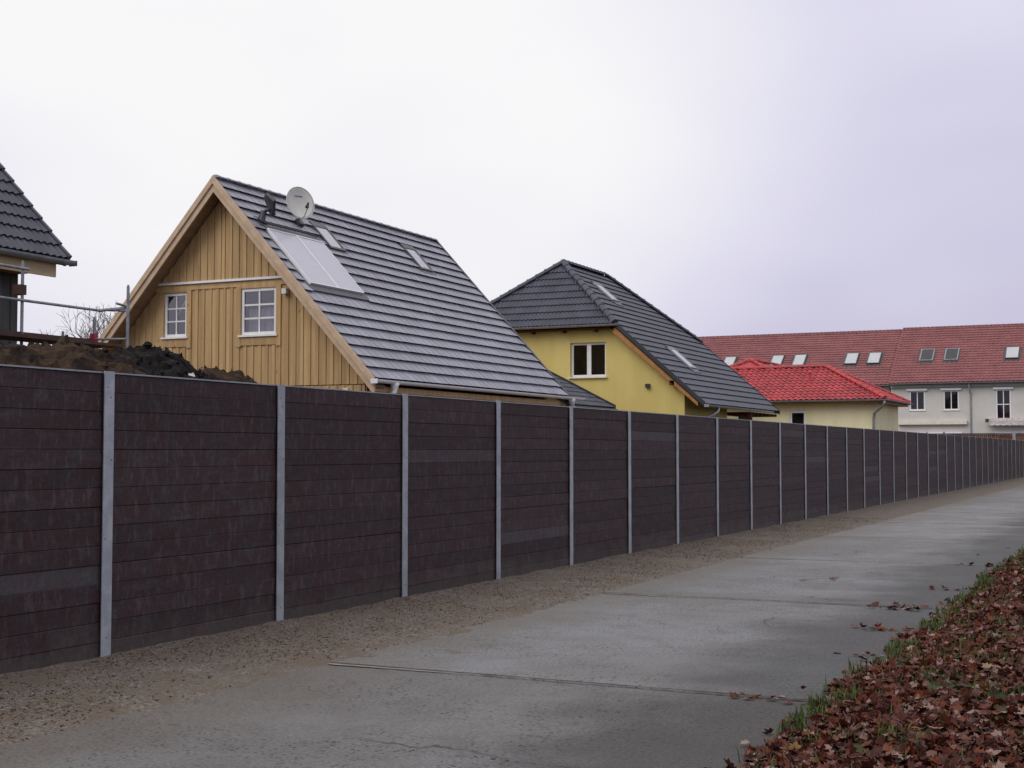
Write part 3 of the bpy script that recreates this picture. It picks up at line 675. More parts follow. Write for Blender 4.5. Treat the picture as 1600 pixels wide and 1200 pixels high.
# ================================================================== SOIL HEAPS behind the fence
def heap(name, label, x0, x1, y0, y1, hf, mat, seed, amp=.13, step=.05, stones=()):
    root = thing(name, label, 'soil heap', ((x0+x1)/2, (y0+y1)/2, 0), 'heaps of dug soil behind the fence')
    xs = steps((x0, x1, step)); ys = steps((y0, y1, step))
    def zf(x, y):
        h = hf(x, y)
        e_ = min(1, max(0, h/.5))
        return -.04 + h + e_*(amp*.6*fbm(x*1.7, y*1.7, seed, 5) + amp*.6*abs(fbm(x*5.5, y*5.5, seed+4, 4)) + .065*fbm(x*11, y*11, seed, 4))
    b = MB(); nx = len(xs)
    for y in ys:
        for x in xs: b.v.append((x + .05*fbm(x*8, y*8, 3), y + .05*fbm(x*8, y*8, 9), zf(x, y)))
    for j in range(len(ys)-1):
        for i in range(nx-1): b.f.append((j*nx+i, j*nx+i+1, (j+1)*nx+i+1, (j+1)*nx+i))
    b.build('mound', mat, root)
    rs = np.random.RandomState(seed); c = MB(); n = 0
    while n < 1600:
        x = x0 + (x1-x0)*rs.rand(); y = y0 + (y1-y0)*rs.rand(); h = hf(x, y)
        if h < .8: n += 1; continue
        r = .010 + .040*rs.rand()**2.5; z = zf(x, y) + r*.2; P = []
        for i in range(3):
            for j in range(6):
                t = math.pi*(i+.5)/3; p_ = 2*math.pi*(j+.5*i)/6; q = r*(1+.3*rs.normal())
                P.append((x + q*math.sin(t)*math.cos(p_), y + q*math.sin(t)*math.sin(p_), z + .8*q*math.cos(t)))
        F = [(0,1,2,3,4,5), (17,16,15,14,13,12)] + [(i*6+j, (i+1)*6+j, (i+1)*6+(j+1) % 6, i*6+(j+1) % 6) for i in range(2) for j in range(6)]
        c.add(P, F); n += 1
    o = c.build('clods', mat, root); o['kind'] = 'stuff'
    for x, y, r in stones:
        z = zf(x, y) + r*.3; P = []
        for i in range(3):
            for j in range(5):
                t = math.pi*(i+.5)/3; p_ = 2*math.pi*j/5; q = r*(1+.2*rs.normal()); P.append((x+q*math.sin(t)*math.cos(p_), y+q*math.sin(t)*math.sin(p_), z+.8*q*math.cos(t)))
        MB().add(P, [(0,1,2,3,4), (14,13,12,11,10)] + [(i*5+j, (i+1)*5+j, (i+1)*5+(j+1) % 5, i*5+(j+1) % 5) for i in range(2) for j in range(5)]).build('stone', 'grey_render', root)
    return root
def ridge_h(pts, xc, w, fall=1.0):
    ys_ = [p[0] for p in pts]; hs_ = [p[1] for p in pts]
    def f(x, y):
        if y <= ys_[0] or y >= ys_[-1]: return 0
        h = float(np.interp(y, ys_, hs_)); d = abs(x - xc - .3*fbm(y*.7, 1.3))/w
        return max(0, h * (1 - d**1.5)) if d < 1 else 0
    return f
h1_ = heap('soil_heap', 'long brown soil heap with clods behind the fence at left', -14.2, -7.75, 4.2, 13.4, ridge_h([(4.2, 0), (6, 2.35), (8.5, 2.62), (10.3, 2.68), (11.2, 2.80), (11.9, 2.74), (12.6, 2.3), (13.4, 0)], -11.0, 3.1), 'brown_soil', 1, .2, stones=((-10.0, 11.3, .03), (-9.9, 10.4, .025)))
h2_ = heap('soil_heap', 'black soil heap peaking behind the fence in front of wooden gable', -13.4, -7.9, 11.1, 15.0, ridge_h([(11.1, 0), (11.8, 1.7), (12.15, 2.66), (12.7, 2.86), (13.25, 2.78), (13.75, 2.55), (14.3, 2.1), (15.0, 0)], -10.9, 2.8), 'black_soil', 2, .14, stones=((-10.2, 12.75, .05),))
h3_ = heap('soil_heap', 'low brown crumbly soil heap right of the black heap behind fence', -13.6, -8.0, 12.6, 15.9, ridge_h([(12.6, 0), (13.2, 2.5), (13.8, 2.66), (14.4, 2.64), (14.75, 2.52), (15.05, 2.2), (15.9, 0)], -11.0, 2.6), 'brown_soil', 7, .15)
# ================================================================== WOODEN HOUSE
def wooden_house():
    P = R(47.65); tp, cp, sp = math.tan(P), math.cos(P), math.sin(P)
    xr, hw, zE, y0, y1 = -19.43, 4.28, 3.12, 25.05, 35.60
    zr = zE + hw*tp; Ln = hw/cp
    zd = lambda x: zr - abs(x - xr)*tp
    root = thing('wooden_house', 'pine-clad gabled house with grey tiled roof behind the fence', 'house', (xr, 30.3, 0))
    yw = 25.56
    # windows: x0, x1, z0, z1
    WL, WR = (-21.22, -20.55, 4.27, 5.31), (-18.99, -18.02, 4.24, 5.31)
    facade(root, xr-3.75, xr+3.75, 0, lambda x: zd(x)-.22, yw, [WL, WR], 'soffit', breaks=(xr,))
    for xa in (xr+3.45, xr-3.75): MB().box((xa, yw+.302, 0), (xa+.3, 35.2, zd(xr+3.75)-.22)).build('side_wall', 'shaded_brown', root)
    facade(root, xr-3.75, xr+3.75, 0, lambda x: zd(x)-.22, 35.202, [], 'plank', .2, breaks=(xr,), name='rear_wall')
    # cladding boards, one by one
    trims = [(WL[0]-.16, WL[1]+.13, WL[2]-.24, 5.36), (WR[0]-.13, WR[1]+.13, WR[2]-.24, 5.36)]
    bk = sorted([t[k] for t in trims for k in (0, 1)]); rp = random.Random(9)
    def planks(za, zb_f, yf, skip, x_a, x_b):
        x = x_a; i = 0
        while x < x_b - .02:
            w = (.085 if i % 2 else .115) + rp.uniform(-.008, .010); xe = min(x + w, x_b)
            for q in skip:
                for e_ in (q[0], q[1]):
                    if x + .02 < e_ < xe: xe = e_
            if x < xr < xe: xe = xr
            dy = -.018 if i % 2 else 0.0
            segs = [(za, None)]
            for q in skip:
                if q[0] - .01 <= x and xe <= q[1] + .01: segs = [(za, q[2])]
            for s0, s1 in segs:
                ta, tb = (zb_f(x), zb_f(xe)) if s1 is None else (s1, s1)
                if max(ta, tb) > s0 + .03:
                    MB().prism_y([(x, s0), (xe - .004, s0), (xe - .004, max(tb, s0)), (x, max(ta, s0))], yf + dy, yf + dy + .024).build('plank', 'plank', root)
            x = xe; i += 1
    low_top = lambda x: min(5.355, zd(x) - .225); up_top = lambda x: zd(x) - .225
    planks(3.06, low_top, yw - .030, trims, xr-3.75, xr+3.75)
    planks(5.55, up_top, yw - .075, [], xr-2.12, xr+2.12)
    planks(1.2, lambda x: 3.04, yw - .0245, [], xr-3.75, xr+3.75)
    # horizontal band, drip strip and window surrounds
    MB().prism_y([(xr-2.22, 5.36), (xr+2.22, 5.36), (xr+2.10, 5.495), (xr-2.10, 5.495)], yw-.058, yw-.002).build('band_board', 'plank', root)
    MB().box((xr-2.12, yw-.11, 5.497), (xr+2.12, yw-.002, 5.548)).build('drip_strip', 'white_gutter', root)
    for (x0, x1, z0, z1), t in zip((WL, WR), trims):
        MB().box((t[0], yw-.066, t[2]-.03), (x0-.004, yw-.001, 5.358)).build('surround_board', 'plank', root)
        MB().box((x1+.004, yw-.066, t[2]-.03), (t[1], yw-.001, 5.358)).build('surround_board', 'plank', root)
        MB().box((x0-.003, yw-.062, t[2]), (x1+.003, yw-.001, z0-.05)).build('surround_board', 'plank', root)
        MB().box((x0-.003, yw-.060, z1+.004), (x1+.003, yw-.001, 5.358)).build('surround_board', 'plank', root)
    wl = window(root, *WL, yw, 2, 3, fw=.065, bar=.016, set_back=-.02, sill_out=.10)
    MB().frame_box((-20.83, yw+.14, 5.0), (.6, 0, .8), (0, 1, 0), (-.8, 0, .6), .22, .006, .016).build('window_decoration', 'white', root, wl)
    wr = window(root, *WR, yw, 2, 3, fw=.07, bar=.02, set_back=-.03, sill_out=.10, curtain=(-18.9, -18.1, 4.30, 4.86))
    MB().box((-17.80, yw-.17, 5.13), (-17.68, yw-.06, 5.25)).build('wall_lamp', 'white', root)
    MB().box((-16.22, yw-.06, 2.90), (-16.10, yw-.028, 2.975)).build('house_sign', 'white', root)
    # roof: decks, soffits, barge boards
    b = MB()
    for s in (1, -1):
        b.slab([(xr+s*hw, y0, zE), (xr+s*hw, y1, zE), (xr, y1, zr), (xr, y0, zr)][::s], (s*sp, 0, cp), .10)
    deck = b.build('roof', 'deck', root)
    for s in (1, -1):
        for ya, yb in ((y0, yw-.003),):
            MB().slab([(xr+s*hw, ya, zE-.15), (xr+s*hw, yb, zE-.15), (xr, yb, zr-.15), (xr, ya, zr-.15)][::s], (s*sp, 0, cp), .025).build('soffit', 'soffit', root)
        xe = xr + s*(hw + .03); zt = lambda x: zd(x) + .055
        for h, ya, yb in ((.36, y0-.045, y0-.002), (.17, y0-.085, y0-.047)):
            MB().prism_y([(xr, zt(xr)), (xe, zt(xe)), (xe, zt(xe)-h), (xr, zt(xr)-h)], ya, yb).build('barge_board', 'trim_wood', root)
        MB().prism_y([(xr, zt(xr)), (xe, zt(xe)), (xe, zt(xe)-.25), (xr, zt(xr)-.25)], y1+.002, y1+.04).build('barge_board', 'black', root)
        MB().prism_y([(xr, zt(xr)+.06), (xe, zt(xe)+.06), (xe, zt(xe)-.0), (xr, zt(xr)-.0)], y1-.05, y1+.05).build('verge_strip', 'flashing', root)
    O, u, v = (xr+hw, y0, zE), (0, 1, 0), (-cp, 0, sp)
    g = Ln/19
    coll = (.40, 2.66, 2.92, 4.70)
    sA, sB = (2.93, 3.62, 4.56, 5.42), (7.52, 8.22, 4.62, 5.53)
    holes = [(coll[0]-.05, coll[1]+.05, coll[2]-.1, coll[3]+.12), (sA[0]-.02, sA[1]+.02, sA[2]-.02, sA[3]), (sB[0]-.02, sB[1]+.02, sB[2]-.02, sB[3])]
    slope_tiles(root, deck, O, u, v, y1-y0-.05, Ln, g, .30, 'flat', 'flat_tile', single=lambda i, j: True, nose=.078, holes=holes)
    slope_tiles(root, deck, (xr-hw, y1, zE), (0, -1, 0), (cp, 0, sp), y1-y0, Ln, g, .60, 'flat', 'flat_tile', nose=.052)
    caps(root, deck, (xr, y0+.02, zr+.045), (xr, y1-.02, zr+.045), 'flat_tile', r=.10, step=.40, flat=True)
    rooflight(root, O, u, v, *sA, back='pane_backing'); rooflight(root, O, u, v, *sB, back='pane_backing')
    # two-panel solar collector let into the tiles
    O_, u_, v_ = Vector(O), Vector(u), Vector(v); n_ = Vector((sp, 0, cp)); pt = lambda s, t, h: O_ + u_*s + v_*t + n_*h
    def bar(b, a0, a1, c0, c1, h0, h1): b.frame_box(pt((a0+a1)/2, (c0+c1)/2, (h0+h1)/2), u_, v_, n_, (a1-a0)/2, (c1-c0)/2, (h1-h0)/2)
    s0, s1, t0, t1 = coll; sm = 1.56
    b = MB(); bar(b, s0-.12, s1+.12, t0-.02, t1+.14, .0, .035); tray = b.build('solar_collector', 'flashing', root)
    for q in ((s0-.10, s1+.12, t0-.20, t0-.022, .0, .062), (s0, s1, t1+.01, t1+.13, .037, .085)):
        b = MB(); bar(b, *q); b.build('flashing', 'flashing', root, tray)
    for a, c in ((s0, sm-.002), (sm+.002, s1)):
        b = MB(); w = .03
        for q in ((a, a+w, t0, t1), (c-w, c, t0, t1), (a+w, c-w, t0, t0+w), (a+w, c-w, t1-w, t1)): bar(b, *q, .037, .105)
        b.build('collector_frame', 'white_gutter', root, tray)
        b = MB(); bar(b, a+w, c-w, t0+w, t1-w, .037, .092); b.build('collector_panel', 'collector', root, tray)
    b = MB(); b.tube([pt(.30, t1+.28, .09), pt(.5, t1+.20, .1), pt(1.1, t1+.19, .1), pt(2.0, t1+.20, .1), pt(2.6, t1+.16, .1)], .022, 6); b.build('collector_pipe', 'black', root, tray)
    # eaves: fascia, gutter, spouts
    MB().box((xr+hw-.12, y0+.02, zE-.25), (xr+hw-.07, y1-.4, zE-.13)).build('fascia', 'plank', root)
    MB().box((xr+3.752, y0+.55, zE-.28), (xr+hw-.125, y1-.42, zE-.252)).build('eave_soffit', 'dark_wood', root)
    gx, gz_ = xr+hw+.075, zE+.0
    MB().half_round((gx, y0-.12, gz_), (gx, y1+.95, gz_-.0), .078).build('gutter', 'white_gutter', root, smooth=False)
    b = MB(); b.box((gx-.085, y0-.135, gz_-.09), (gx+.085, y0-.121, gz_+.012)); b.build('gutter_end', 'white_gutter', root)
    o = MB().tube([(gx, 25.80, gz_-.06), (gx, 25.79, gz_-.11), (gx, 25.79, gz_-.19), (gx-.01, 25.77, gz_-.26), (gx-.03, 25.71, gz_-.31)], [.10, .085, .062, .058, .058], 12).build('spout', 'white_gutter', root, smooth=True)
    MB().tube([(gx-.0301, 25.7097, gz_-.3103), (gx-.034, 25.699, gz_-.319)], .048, 12).build('spout_mouth', 'black', root, o)  # black disc painted for the shaded inside of the open spout
    MB().tube([(gx, 35.75, gz_-.06), (gx, 35.75, gz_-.12), (gx, 35.78, gz_-.2), (gx-.05, 35.9, gz_-.29), (gx-.05, 36.0, gz_-.36), (gx-.05, 36.0, .05)], [.10, .085, .06, .055, .055, .055], 12).build('downpipe', 'white_gutter', root, smooth=True)
    MB().box((xr+3.62, 25.57, 2.75), (xr+3.775, 25.70, 3.02)).build('corner_board', 'plank', root)
wooden_house()

# ---- satellite dish on the wooden house
def satellite_dish():
    base = Vector((-18.64, 27.32, 7.03))
    root = thing('satellite_dish', 'off-white satellite dish on short mast on the wooden house roof', 'satellite dish', base)
    MB().frame_box(base + Vector((.0, 0, .06)), (.674, 0, -.739), (0, 1, 0), (.739, 0, .674), .09, .10, .05).build('mast_foot', 'black', root)
    c = Vector((-18.47, 27.10, 7.53)); f = Vector((.88, -.48, .24)).normalized()
    sd_ = Vector((0, 0, 1)).cross(f).normalized(); up = f.cross(sd_)
    MB().tube([base + Vector((0, 0, .02)), (base.x+.01, base.y-.02, 7.18), c - f*.2 - up*.1, c - f*.19 + up*.02], .024, 8).build('mast', 'tube', root)
    MB().frame_box(c - f*.15, sd_, up, f, .07, .11, .045).build('bracket', 'flashing', root)
    b = MB(); nr, na = 7, 36; rx, ry, dep = .365, .405, .085
    for side in (0, 1):
        o = len(b.v); b.v.append(tuple(c - f*(dep + side*.012)))
        for i in range(1, nr+1):
            for j in range(na):
                t = 2*math.pi*j/na; q = i/nr
                b.v.append(tuple(c + sd_*math.cos(t)*rx*q + up*math.sin(t)*ry*q - f*(dep*(1-q*q) + side*.012)))
        for j in range(na):
            b.f.append((o, o+1+j, o+1+(j+1) % na))
            for i in range(nr-1): b.f.append((o+1+i*na+j, o+1+(i+1)*na+j, o+1+(i+1)*na+(j+1) % na, o+1+i*na+(j+1) % na))
    m = 1 + nr*na
    for j in range(na): b.f.append((1+(nr-1)*na+j, m+1+(nr-1)*na+j, m+1+(nr-1)*na+(j+1) % na, 1+(nr-1)*na+(j+1) % na))
    refl = b.build('reflector', 'dish', root, smooth=True)
    MB().tube([c + sd_*math.cos(t)*rx + up*math.sin(t)*ry for t in [2*math.pi*j/36 for j in range(37)]], .009, 6, cap=False).build('rim', 'dish', root)
    lnb = c + f*.34 - up*.20
    MB().tube([c - up*(ry-.01) - f*.02, c - up*.40 + f*.12, lnb - up*.05], .011, 6).build('feed_arm', 'tube', root)
    MB().tube([lnb + f*.04 + up*.05, lnb, lnb - f*.06 - up*.02, lnb - f*.085 - up*.03], [.022, .03, .036, .03], 10).build('receiver', 'black', root)
    MB().tube([lnb, lnb - up*.07 + f*.01], .022, 8).build('receiver_body', 'black', root)
    # short word in blue print near the top of the reflector, too blurred to read
    x = -.105
    mk = MB()
    for w, h in ((.018, .04), (.022, .03), (.02, .036), (.012, .04), (.03, .03), (.018, .042), (.022, .03), (.016, .034)):
        q = lambda a, d: c + sd_*(-a if False else a) + up*(.17 + d) - f*(dep*(1 - (a/rx)**2 - ((.17+d)/ry)**2) - .006)
        k = len(mk.v); mk.v += [tuple(q(x, 0)), tuple(q(x+w, 0)), tuple(q(x+w, h)), tuple(q(x, h))]; mk.f.append((k, k+1, k+2, k+3)); x += w + .007
    mk.build('print', 'blue_print', root)
satellite_dish()

def roof_cowl():
    P = R(47.65); n_ = Vector((math.sin(P), 0, math.cos(P))); v_ = Vector((-math.cos(P), 0, math.sin(P))); u_ = Vector((0, 1, 0))
    base = Vector((-15.15, 25.50, 3.12)) + v_*4.95 + n_*.05
    root = thing('roof_cowl', 'small black hooded fitting on wooden house roof, left of the satellite dish', 'roof vent', base)
    MB().frame_box(base + n_*.012, u_, v_, n_, .15, .17, .012).build('flange', 'flashing', root)
    MB().tube([base, base + Vector((.02, .02, .14)), base + Vector((.03, .05, .26))], [.10, .075, .07], 12).build('pipe', 'black', root)
    h = base + Vector((.02, .06, .31)); d = Vector((-.35, -.35, .85)).normalized(); s_ = Vector((.55, -.83, 0)).normalized()
    t_ = s_.cross(d)
    b = MB(); b.slab([h - s_*.18 + d*.26 - t_*.14, h + s_*.04 + d*.28 - t_*.20, h + s_*.22 + d*.02 - t_*.27, h + s_*.16 - d*.18 - t_*.14, h - s_*.14 - d*.20 - t_*.06], t_, .07)
    b.build('hood', 'black', root)
    MB().tube([h - d*.05, h - t_*.10 - d*.02 + Vector((.1, .1, 0))], .035, 8).build('bracket', 'black', root)
    k = h + Vector((.16, .14, -.06))
    MB().tube([k + Vector((-.03, -.02, .05)), k + Vector((0, 0, .03)), k + Vector((.01, .01, -.05)), k + Vector((.0, .02, -.09))], [.03, .055, .055, .025], 10).build('knob', 'black', root)
roof_cowl()

# ================================================================== GREY-CLAD HOUSE at the left edge
def grey_house():
    P = R(46.5); tp, cp, sp = math.tan(P), math.cos(P), math.sin(P)
    xe, hw, zE, y0, y1 = -17.0, 3.1, 4.90, 6.6, 17.89
    xr, zr, Ln = xe-hw, zE+hw*tp, hw/cp
    root = thing('grey_house', 'grey-clad house with dark tiled roof and pale fascia at left edge', 'house', (xr, 12, 0))
    zd = lambda x: zr - abs(x-xr)*tp
    for xa in (xe-.8, xr-hw+.5): MB().box((xa, y0+.5, 0), (xa+.3, 16.92, zE-.24)).build('side_wall', 'grey_board', root)
    facade(root, xr-hw+.5, xr+hw-.5, 0, lambda x: zd(x)-.2, 16.922, [], 'grey_board', .3, breaks=(xr,), name='gable_wall')
    rp = random.Random(5); y = 17.22
    while y > 13.2:
        w = .16 + rp.uniform(-.01, .01); d = rp.choice((0, .012))
        MB().box((xe-.498, y-w+.006, .3), (xe-.47+d, y, zE-.25)).build('cladding_board', 'grey_board', root); y -= w
    b = MB()
    for s in (1, -1): b.slab([(xr+s*hw, y0, zE), (xr+s*hw, y1, zE), (xr, y1, zr), (xr, y0, zr)][::s], (s*sp, 0, cp), .14)
    deck = b.build('roof', 'deck', root)
    slope_tiles(root, deck, (xe, y0+.28, zE), (0, 1, 0), (-cp, 0, sp), y1-y0-.28, Ln, .33, .30, 'double', 'blue_tile', single=lambda i, j: i >= 21, nose=.05)
    slope_tiles(root, deck, (xr-hw, y1, zE), (0, -1, 0), (cp, 0, sp), y1-y0, Ln, .33, .60, 'double', 'blue_tile')
    vm = MB().box((-.03, -.02, -.14), (.03, .34, .085)).mesh('verge_tile', 'blue_tile')
    B = Matrix(((0, -cp, sp), (1, 0, 0), (0, sp, cp))).to_4x4()
    for j in range(int(Ln/.33)):
        inst('verge_tile', vm, root, deck, Matrix.Translation(Vector((xe, y1+.0, zE)) + Vector((-cp, 0, sp))*(.33*j) + Vector((sp, 0, cp))*.01) @ B @ Matrix.Rotation(-.09, 4, 'X'))
    MB().box((xe-.09, y0+.05, zE-.33), (xe-.045, y1-.22, zE-.03)).build('fascia', 'new_wood', root)
    MB().box((xe-.498, y0+.05, zE-.31), (xe-.092, y1-.67, zE-.27)).build('eave_soffit', 'soffit', root)
    MB().half_round((xe+.07, y0-.1, zE-.005), (xe+.07, y1+.06, zE-.03), .085).build('gutter', 'zinc', root)
    MB().box((xe-.02, y1+.061, zE-.115), (xe+.158, y1+.068, zE-.02)).build('gutter_end', 'zinc', root)
grey_house()

# ---- scaffold along the grey house
def scaffold():
    xi, xo = -16.45, -15.72
    root = thing('scaffold', 'steel tube scaffold with plank deck beside the grey-clad house', 'scaffold', (-16.1, 14, 0))
    T = lambda name, a, c, r=.024, m='tube': MB().tube([a, c], r, 10).build(name, m, root)
    for x, y, z in ((xi, 16.32, 4.62), (xi, 17.97, 3.86), (xo, 17.97, 4.37), (xi, 13.8, 4.62), (xi, 11.2, 4.62), (xo, 13.8, 3.1), (xo, 11.2, 3.1)): 
        st = T('standard', (x, y, -.05), (x, y, z), .026)
        MB().tube([(x, y, z), (x, y, z+.03)], .018, 8).build('spigot', 'tube', root, st)
    T('guard_rail', (xi+.03, 10.6, 4.01), (xi+.03, 18.12, 4.005)); T('guard_rail', (xi+.03, 10.6, 4.54), (xi+.03, 16.42, 4.52))
    T('ledger', (xi, 17.94, 3.50), (xo, 17.94, 3.48), .02); T('ledger', (xi, 13.77, 3.3), (xo, 13.77, 3.3), .02); T('ledger', (xi, 11.17, 3.3), (xo, 11.17, 3.3), .02)
    MB().tube([(xi+.03, 18.05, 4.0), (xi+.05, 18.2, 4.03), (xi+.07, 18.38, 4.05), (xi+.08, 18.62, 4.09)], [.03, .026, .036, .03], 8).build('rail_clamp', 'tube', root)
    MB().tube([(xi+.08, 18.42, 4.16), (xi+.10, 18.60, 4.14), (xi+.12, 18.70, 4.09), (xi+.10, 18.62, 4.05), (xi+.08, 18.48, 4.04)], .022, 8).build('clamp_hook', 'tube', root)
    for k in range(3):
        MB().box((xi+.03+k*.225, 10.4, 3.34), (xi+.245+k*.225, 17.9, 3.385)).build('deck_plank', 'deck_board', root)
    MB().box((xi-.005, 10.4, 3.387), (xi+.024, 17.92, 3.50)).build('toe_board', 'deck_board', root)
    MB().box((xi-.03, 17.90, 3.42), (xi+.06, 18.0, 3.60)).build('clamp', 'red_paint', root)
    MB().box((xi-.13, 16.24, 4.10), (xi+.03, 16.38, 4.26)).build('bracket', 'deck_board', root)
    MB().tube([(xi+.03, 17.2, 3.4), (xi+.03, 17.2, 3.58)], .022, 8).build('spigot', 'tube', root)
scaffold()

# ================================================================== GARAGE behind the wooden house
def garage():
    P = R(27); tp, cp, sp = math.tan(P), math.cos(P), math.sin(P)
    xe, hw, zE, y0, y1 = -15.45, 2.8, 2.93, 36.7, 40.0
    xr, zr, Ln = xe-hw, zE+hw*tp, hw/cp
    root = thing('garage', 'low garage with dark tiled roof between wooden and yellow houses', 'garage', (xr, 38, 0))
    facade(root, xr-hw+.3, xr+hw-.3, 0, lambda x: zr-abs(x-xr)*tp-.12, y0+.2, [], 'pale_yellow', .2, breaks=(xr,))
    facade(root, xr-hw+.3, xr+hw-.3, 0, lambda x: zr-abs(x-xr)*tp-.12, y1-.4, [], 'pale_yellow', .2, breaks=(xr,))
    b = MB(); b.box((xe-.5, y0+.402, 0), (xe-.3, y1-.402, zE-.1)); b.build('side_wall', 'pale_yellow', root)
    b = MB()
    for s in (1, -1): b.slab([(xr+s*hw, y0, zE), (xr+s*hw, y1, zE), (xr, y1, zr), (xr, y0, zr)][::s], (s*sp, 0, cp), .08)
    deck = b.build('roof', 'deck', root)
    slope_tiles(root, deck, (xe, y0, zE), (0, 1, 0), (-cp, 0, sp), y1-y0, Ln, .34, .30, 'double', 'blue_tile', single=lambda i, j: j < 5)
    slope_tiles(root, deck, (xr-hw, y1, zE), (0, -1, 0), (cp, 0, sp), y1-y0, Ln, .34, .60, 'double', 'blue_tile')
    MB().prism_y([(xr, zr+.10), (xe+.03, zE+.10), (xe+.03, zE-.14), (xr, zr-.12)], y1+.002, y1+.12).build('verge_board', 'black', root)
    MB().half_round((xe+.06, y0-.05, zE-.02), (xe+.06, y1+.05, zE-.03), .06).build('gutter', 'zinc', root)
    MB().box((xe-.28, y0+.1, zE-.22), (xe-.02, y1-.05, zE-.10)).build('fascia', 'soffit', root)
garage()

# ================================================================== YELLOW HOUSE
def yellow_house():
    xE, zE, xr, zr = -13.1, 3.08, -18.9, 8.20
    ta = (zr-zE)/(xE-xr); P = math.atan(ta); cp, sp = math.cos(P), math.sin(P)
    zh = 5.79; xh = xE - (zh-zE)/ta; xl = -22.42
    y0, ya, yb, y1 = 42.0, 44.05, 48.2, 51.4
    root = thing('yellow_house', 'yellow rendered house with dark half-hipped tiled roof', 'house', (-17.5, 46.5, 0))
    W = (-17.93, -16.64, 4.07, 5.23); yw = 42.38
    top = lambda x: min(zh-.10, zE + (xE-x)*ta - .22)
    facade(root, -21.95, -13.91, 0, top, yw, [W], 'yellow', breaks=(xE - (zh-.10+.22-zE)/ta,))
    for a_, c_ in (((-14.21, yw+.302, 0), (-13.91, 47.2, 3.55)), ((-21.95, yw+.302, 0), (-21.65, 51.0, 5.6)), ((-15.5, 47.202, 0), (-15.2, 50.69, 4.6)), ((-15.19, 46.9, 0), (-14.22, 47.2, 3.6))):
        MB().box(a_, c_).build('side_wall', 'yellow', root)
    facade(root, -21.64, -15.2, 0, lambda x: min(zh-.15, zE + (xE-x)*ta - .25), 50.7, [], 'yellow', breaks=(xE - (zh-.15+.25-zE)/ta,), name='rear_wall')
    w = window(root, *W, yw, 1, 1, fw=.075, mull=.15, set_back=.10, halves=True, sill_out=.09, depth=1.2, glass='dark_glass')
    # roof decks
    D = lambda pts, n, m: m.slab(pts, n, .10)
    b = MB()
    D([(xE, y0, zE), (xE, y1, zE), (xh, y1, zh), (xr, yb, zr), (xr, ya, zr), (xh, y0, zh)], (sp, 0, cp), b)
    hn = Vector((0, -(zr-zh), ya-y0)).normalized(); D([(xl, y0, zh), (xh, y0, zh), (xr, ya, zr)], hn, b)
    hf = Vector((0, (zr-zh), y1-yb)).normalized(); D([(xh, y1, zh), (xl, y1, zh), (xr, yb, zr)], hf, b)
    ln_ = Vector((-(zr-zh), 0, xr-xl)).normalized(); D([(xl, y1, zh), (xl, y0, zh), (xr, ya, zr), (xr, yb, zr)], ln_, b)
    deck = b.build('roof', 'deck', root)
    Ln = (xE-xr)/cp; th = (xE-xh)/cp; Wd = y1-y0
    smin = lambda t: 0 if t < th else (ya-y0)*(t-th)/(Ln-th)
    smax = lambda t: Wd if t < th else Wd - (y1-yb)*(t-th)/(Ln-th)
    O, u, v = (xE, y0, zE), (0, 1, 0), (-cp, 0, sp)
    sk = [((44.95-y0), (45.72-y0), (xE+18.02)/cp, (xE+18.02)/cp+.0), ]
    a1 = (3.0, 3.72, (-13.1+14.60)/cp, (-13.1+15.42)/cp); a2 = (2.80, 3.50, (-13.1+17.38)/cp, (-13.1+18.12)/cp)
    slope_tiles(root, deck, O, u, v, Wd, Ln, .335, .30, 'flat', 'dark_tile', smin, smax, single=lambda i, j: i < 12 and j < 18, nose=.05, holes=[a1, a2], u0_cap=180)
    Lh = math.hypot(ya-y0, zr-zh); vh = Vector((0, ya-y0, zr-zh)).normalized(); Wh = xh-xl
    slope_tiles(root, deck, (xl, y0, zh), (1, 0, 0), vh, Wh, Lh, .335, .30, 'double', 'dark_tile', lambda t: (xr-xl)*t/Lh, lambda t: Wh-(xh-xr)*t/Lh, single=lambda i, j: True, nose=.05, u0_cap=120)
    cp_ = lambda a, c, **k: caps(root, deck, a, c, 'dark_tile', **k)
    up = Vector((0, 0, .04))
    cp_(Vector((xh, y0, zh))+up, Vector((xr, ya, zr))+up, r=.12); cp_(Vector((xl, y0, zh))+up, Vector((xr, ya, zr))+up, r=.12)
    cp_(Vector((xr, ya, zr))+up, Vector((xr, yb, zr))+up, r=.12); cp_(Vector((xh, y1, zh))+up, Vector((xr, yb, zr))+up, r=.12)
    rooflight(root, O, u, v, *a1, fmat='zinc'); rooflight(root, O, u, v, *a2, fmat='zinc')
    zs = lambda x: zE + (xE-x)*ta
    MB().prism_y([(xh+.02, zs(xh)+.07), (xE+.02, zs(xE)+.07), (xE+.02, zs(xE)-.10), (xh+.02, zs(xh)-.10)], y0-.03, y0-.002).build('verge_strip', 'black', root)
    MB().prism_y([(xh+.05, zs(xh)-.11), (xE-.25, zs(xE-.25)-.11), (xE-.25, zs(xE-.25)-.27), (xh-.1, zs(xh)-.27)], y0+.02, y0+.07).build('barge_board', 'orange_wood', root)
    MB().prism_y([(xh+.05, zs(xh)-.11), (xE-.2, zs(xE-.2)-.11), (xE-.2, zs(xE-.2)-.14), (xh-.1, zs(xh)-.14)], y0+.072, yw-.002).build('verge_soffit', 'orange_wood', root)
    MB().prism_y([(xh, zs(xh)+.07), (xE+.02, zs(xE)+.07), (xE+.02, zs(xE)-.12), (xh, zs(xh)-.12)], y1+.002, y1+.03).build('verge_strip', 'black', root)
    MB().box((xl, y0+.05, zh-.145), (xh-.2, yw-.002, zh-.105)).build('hip_soffit', 'dark_wood', root)
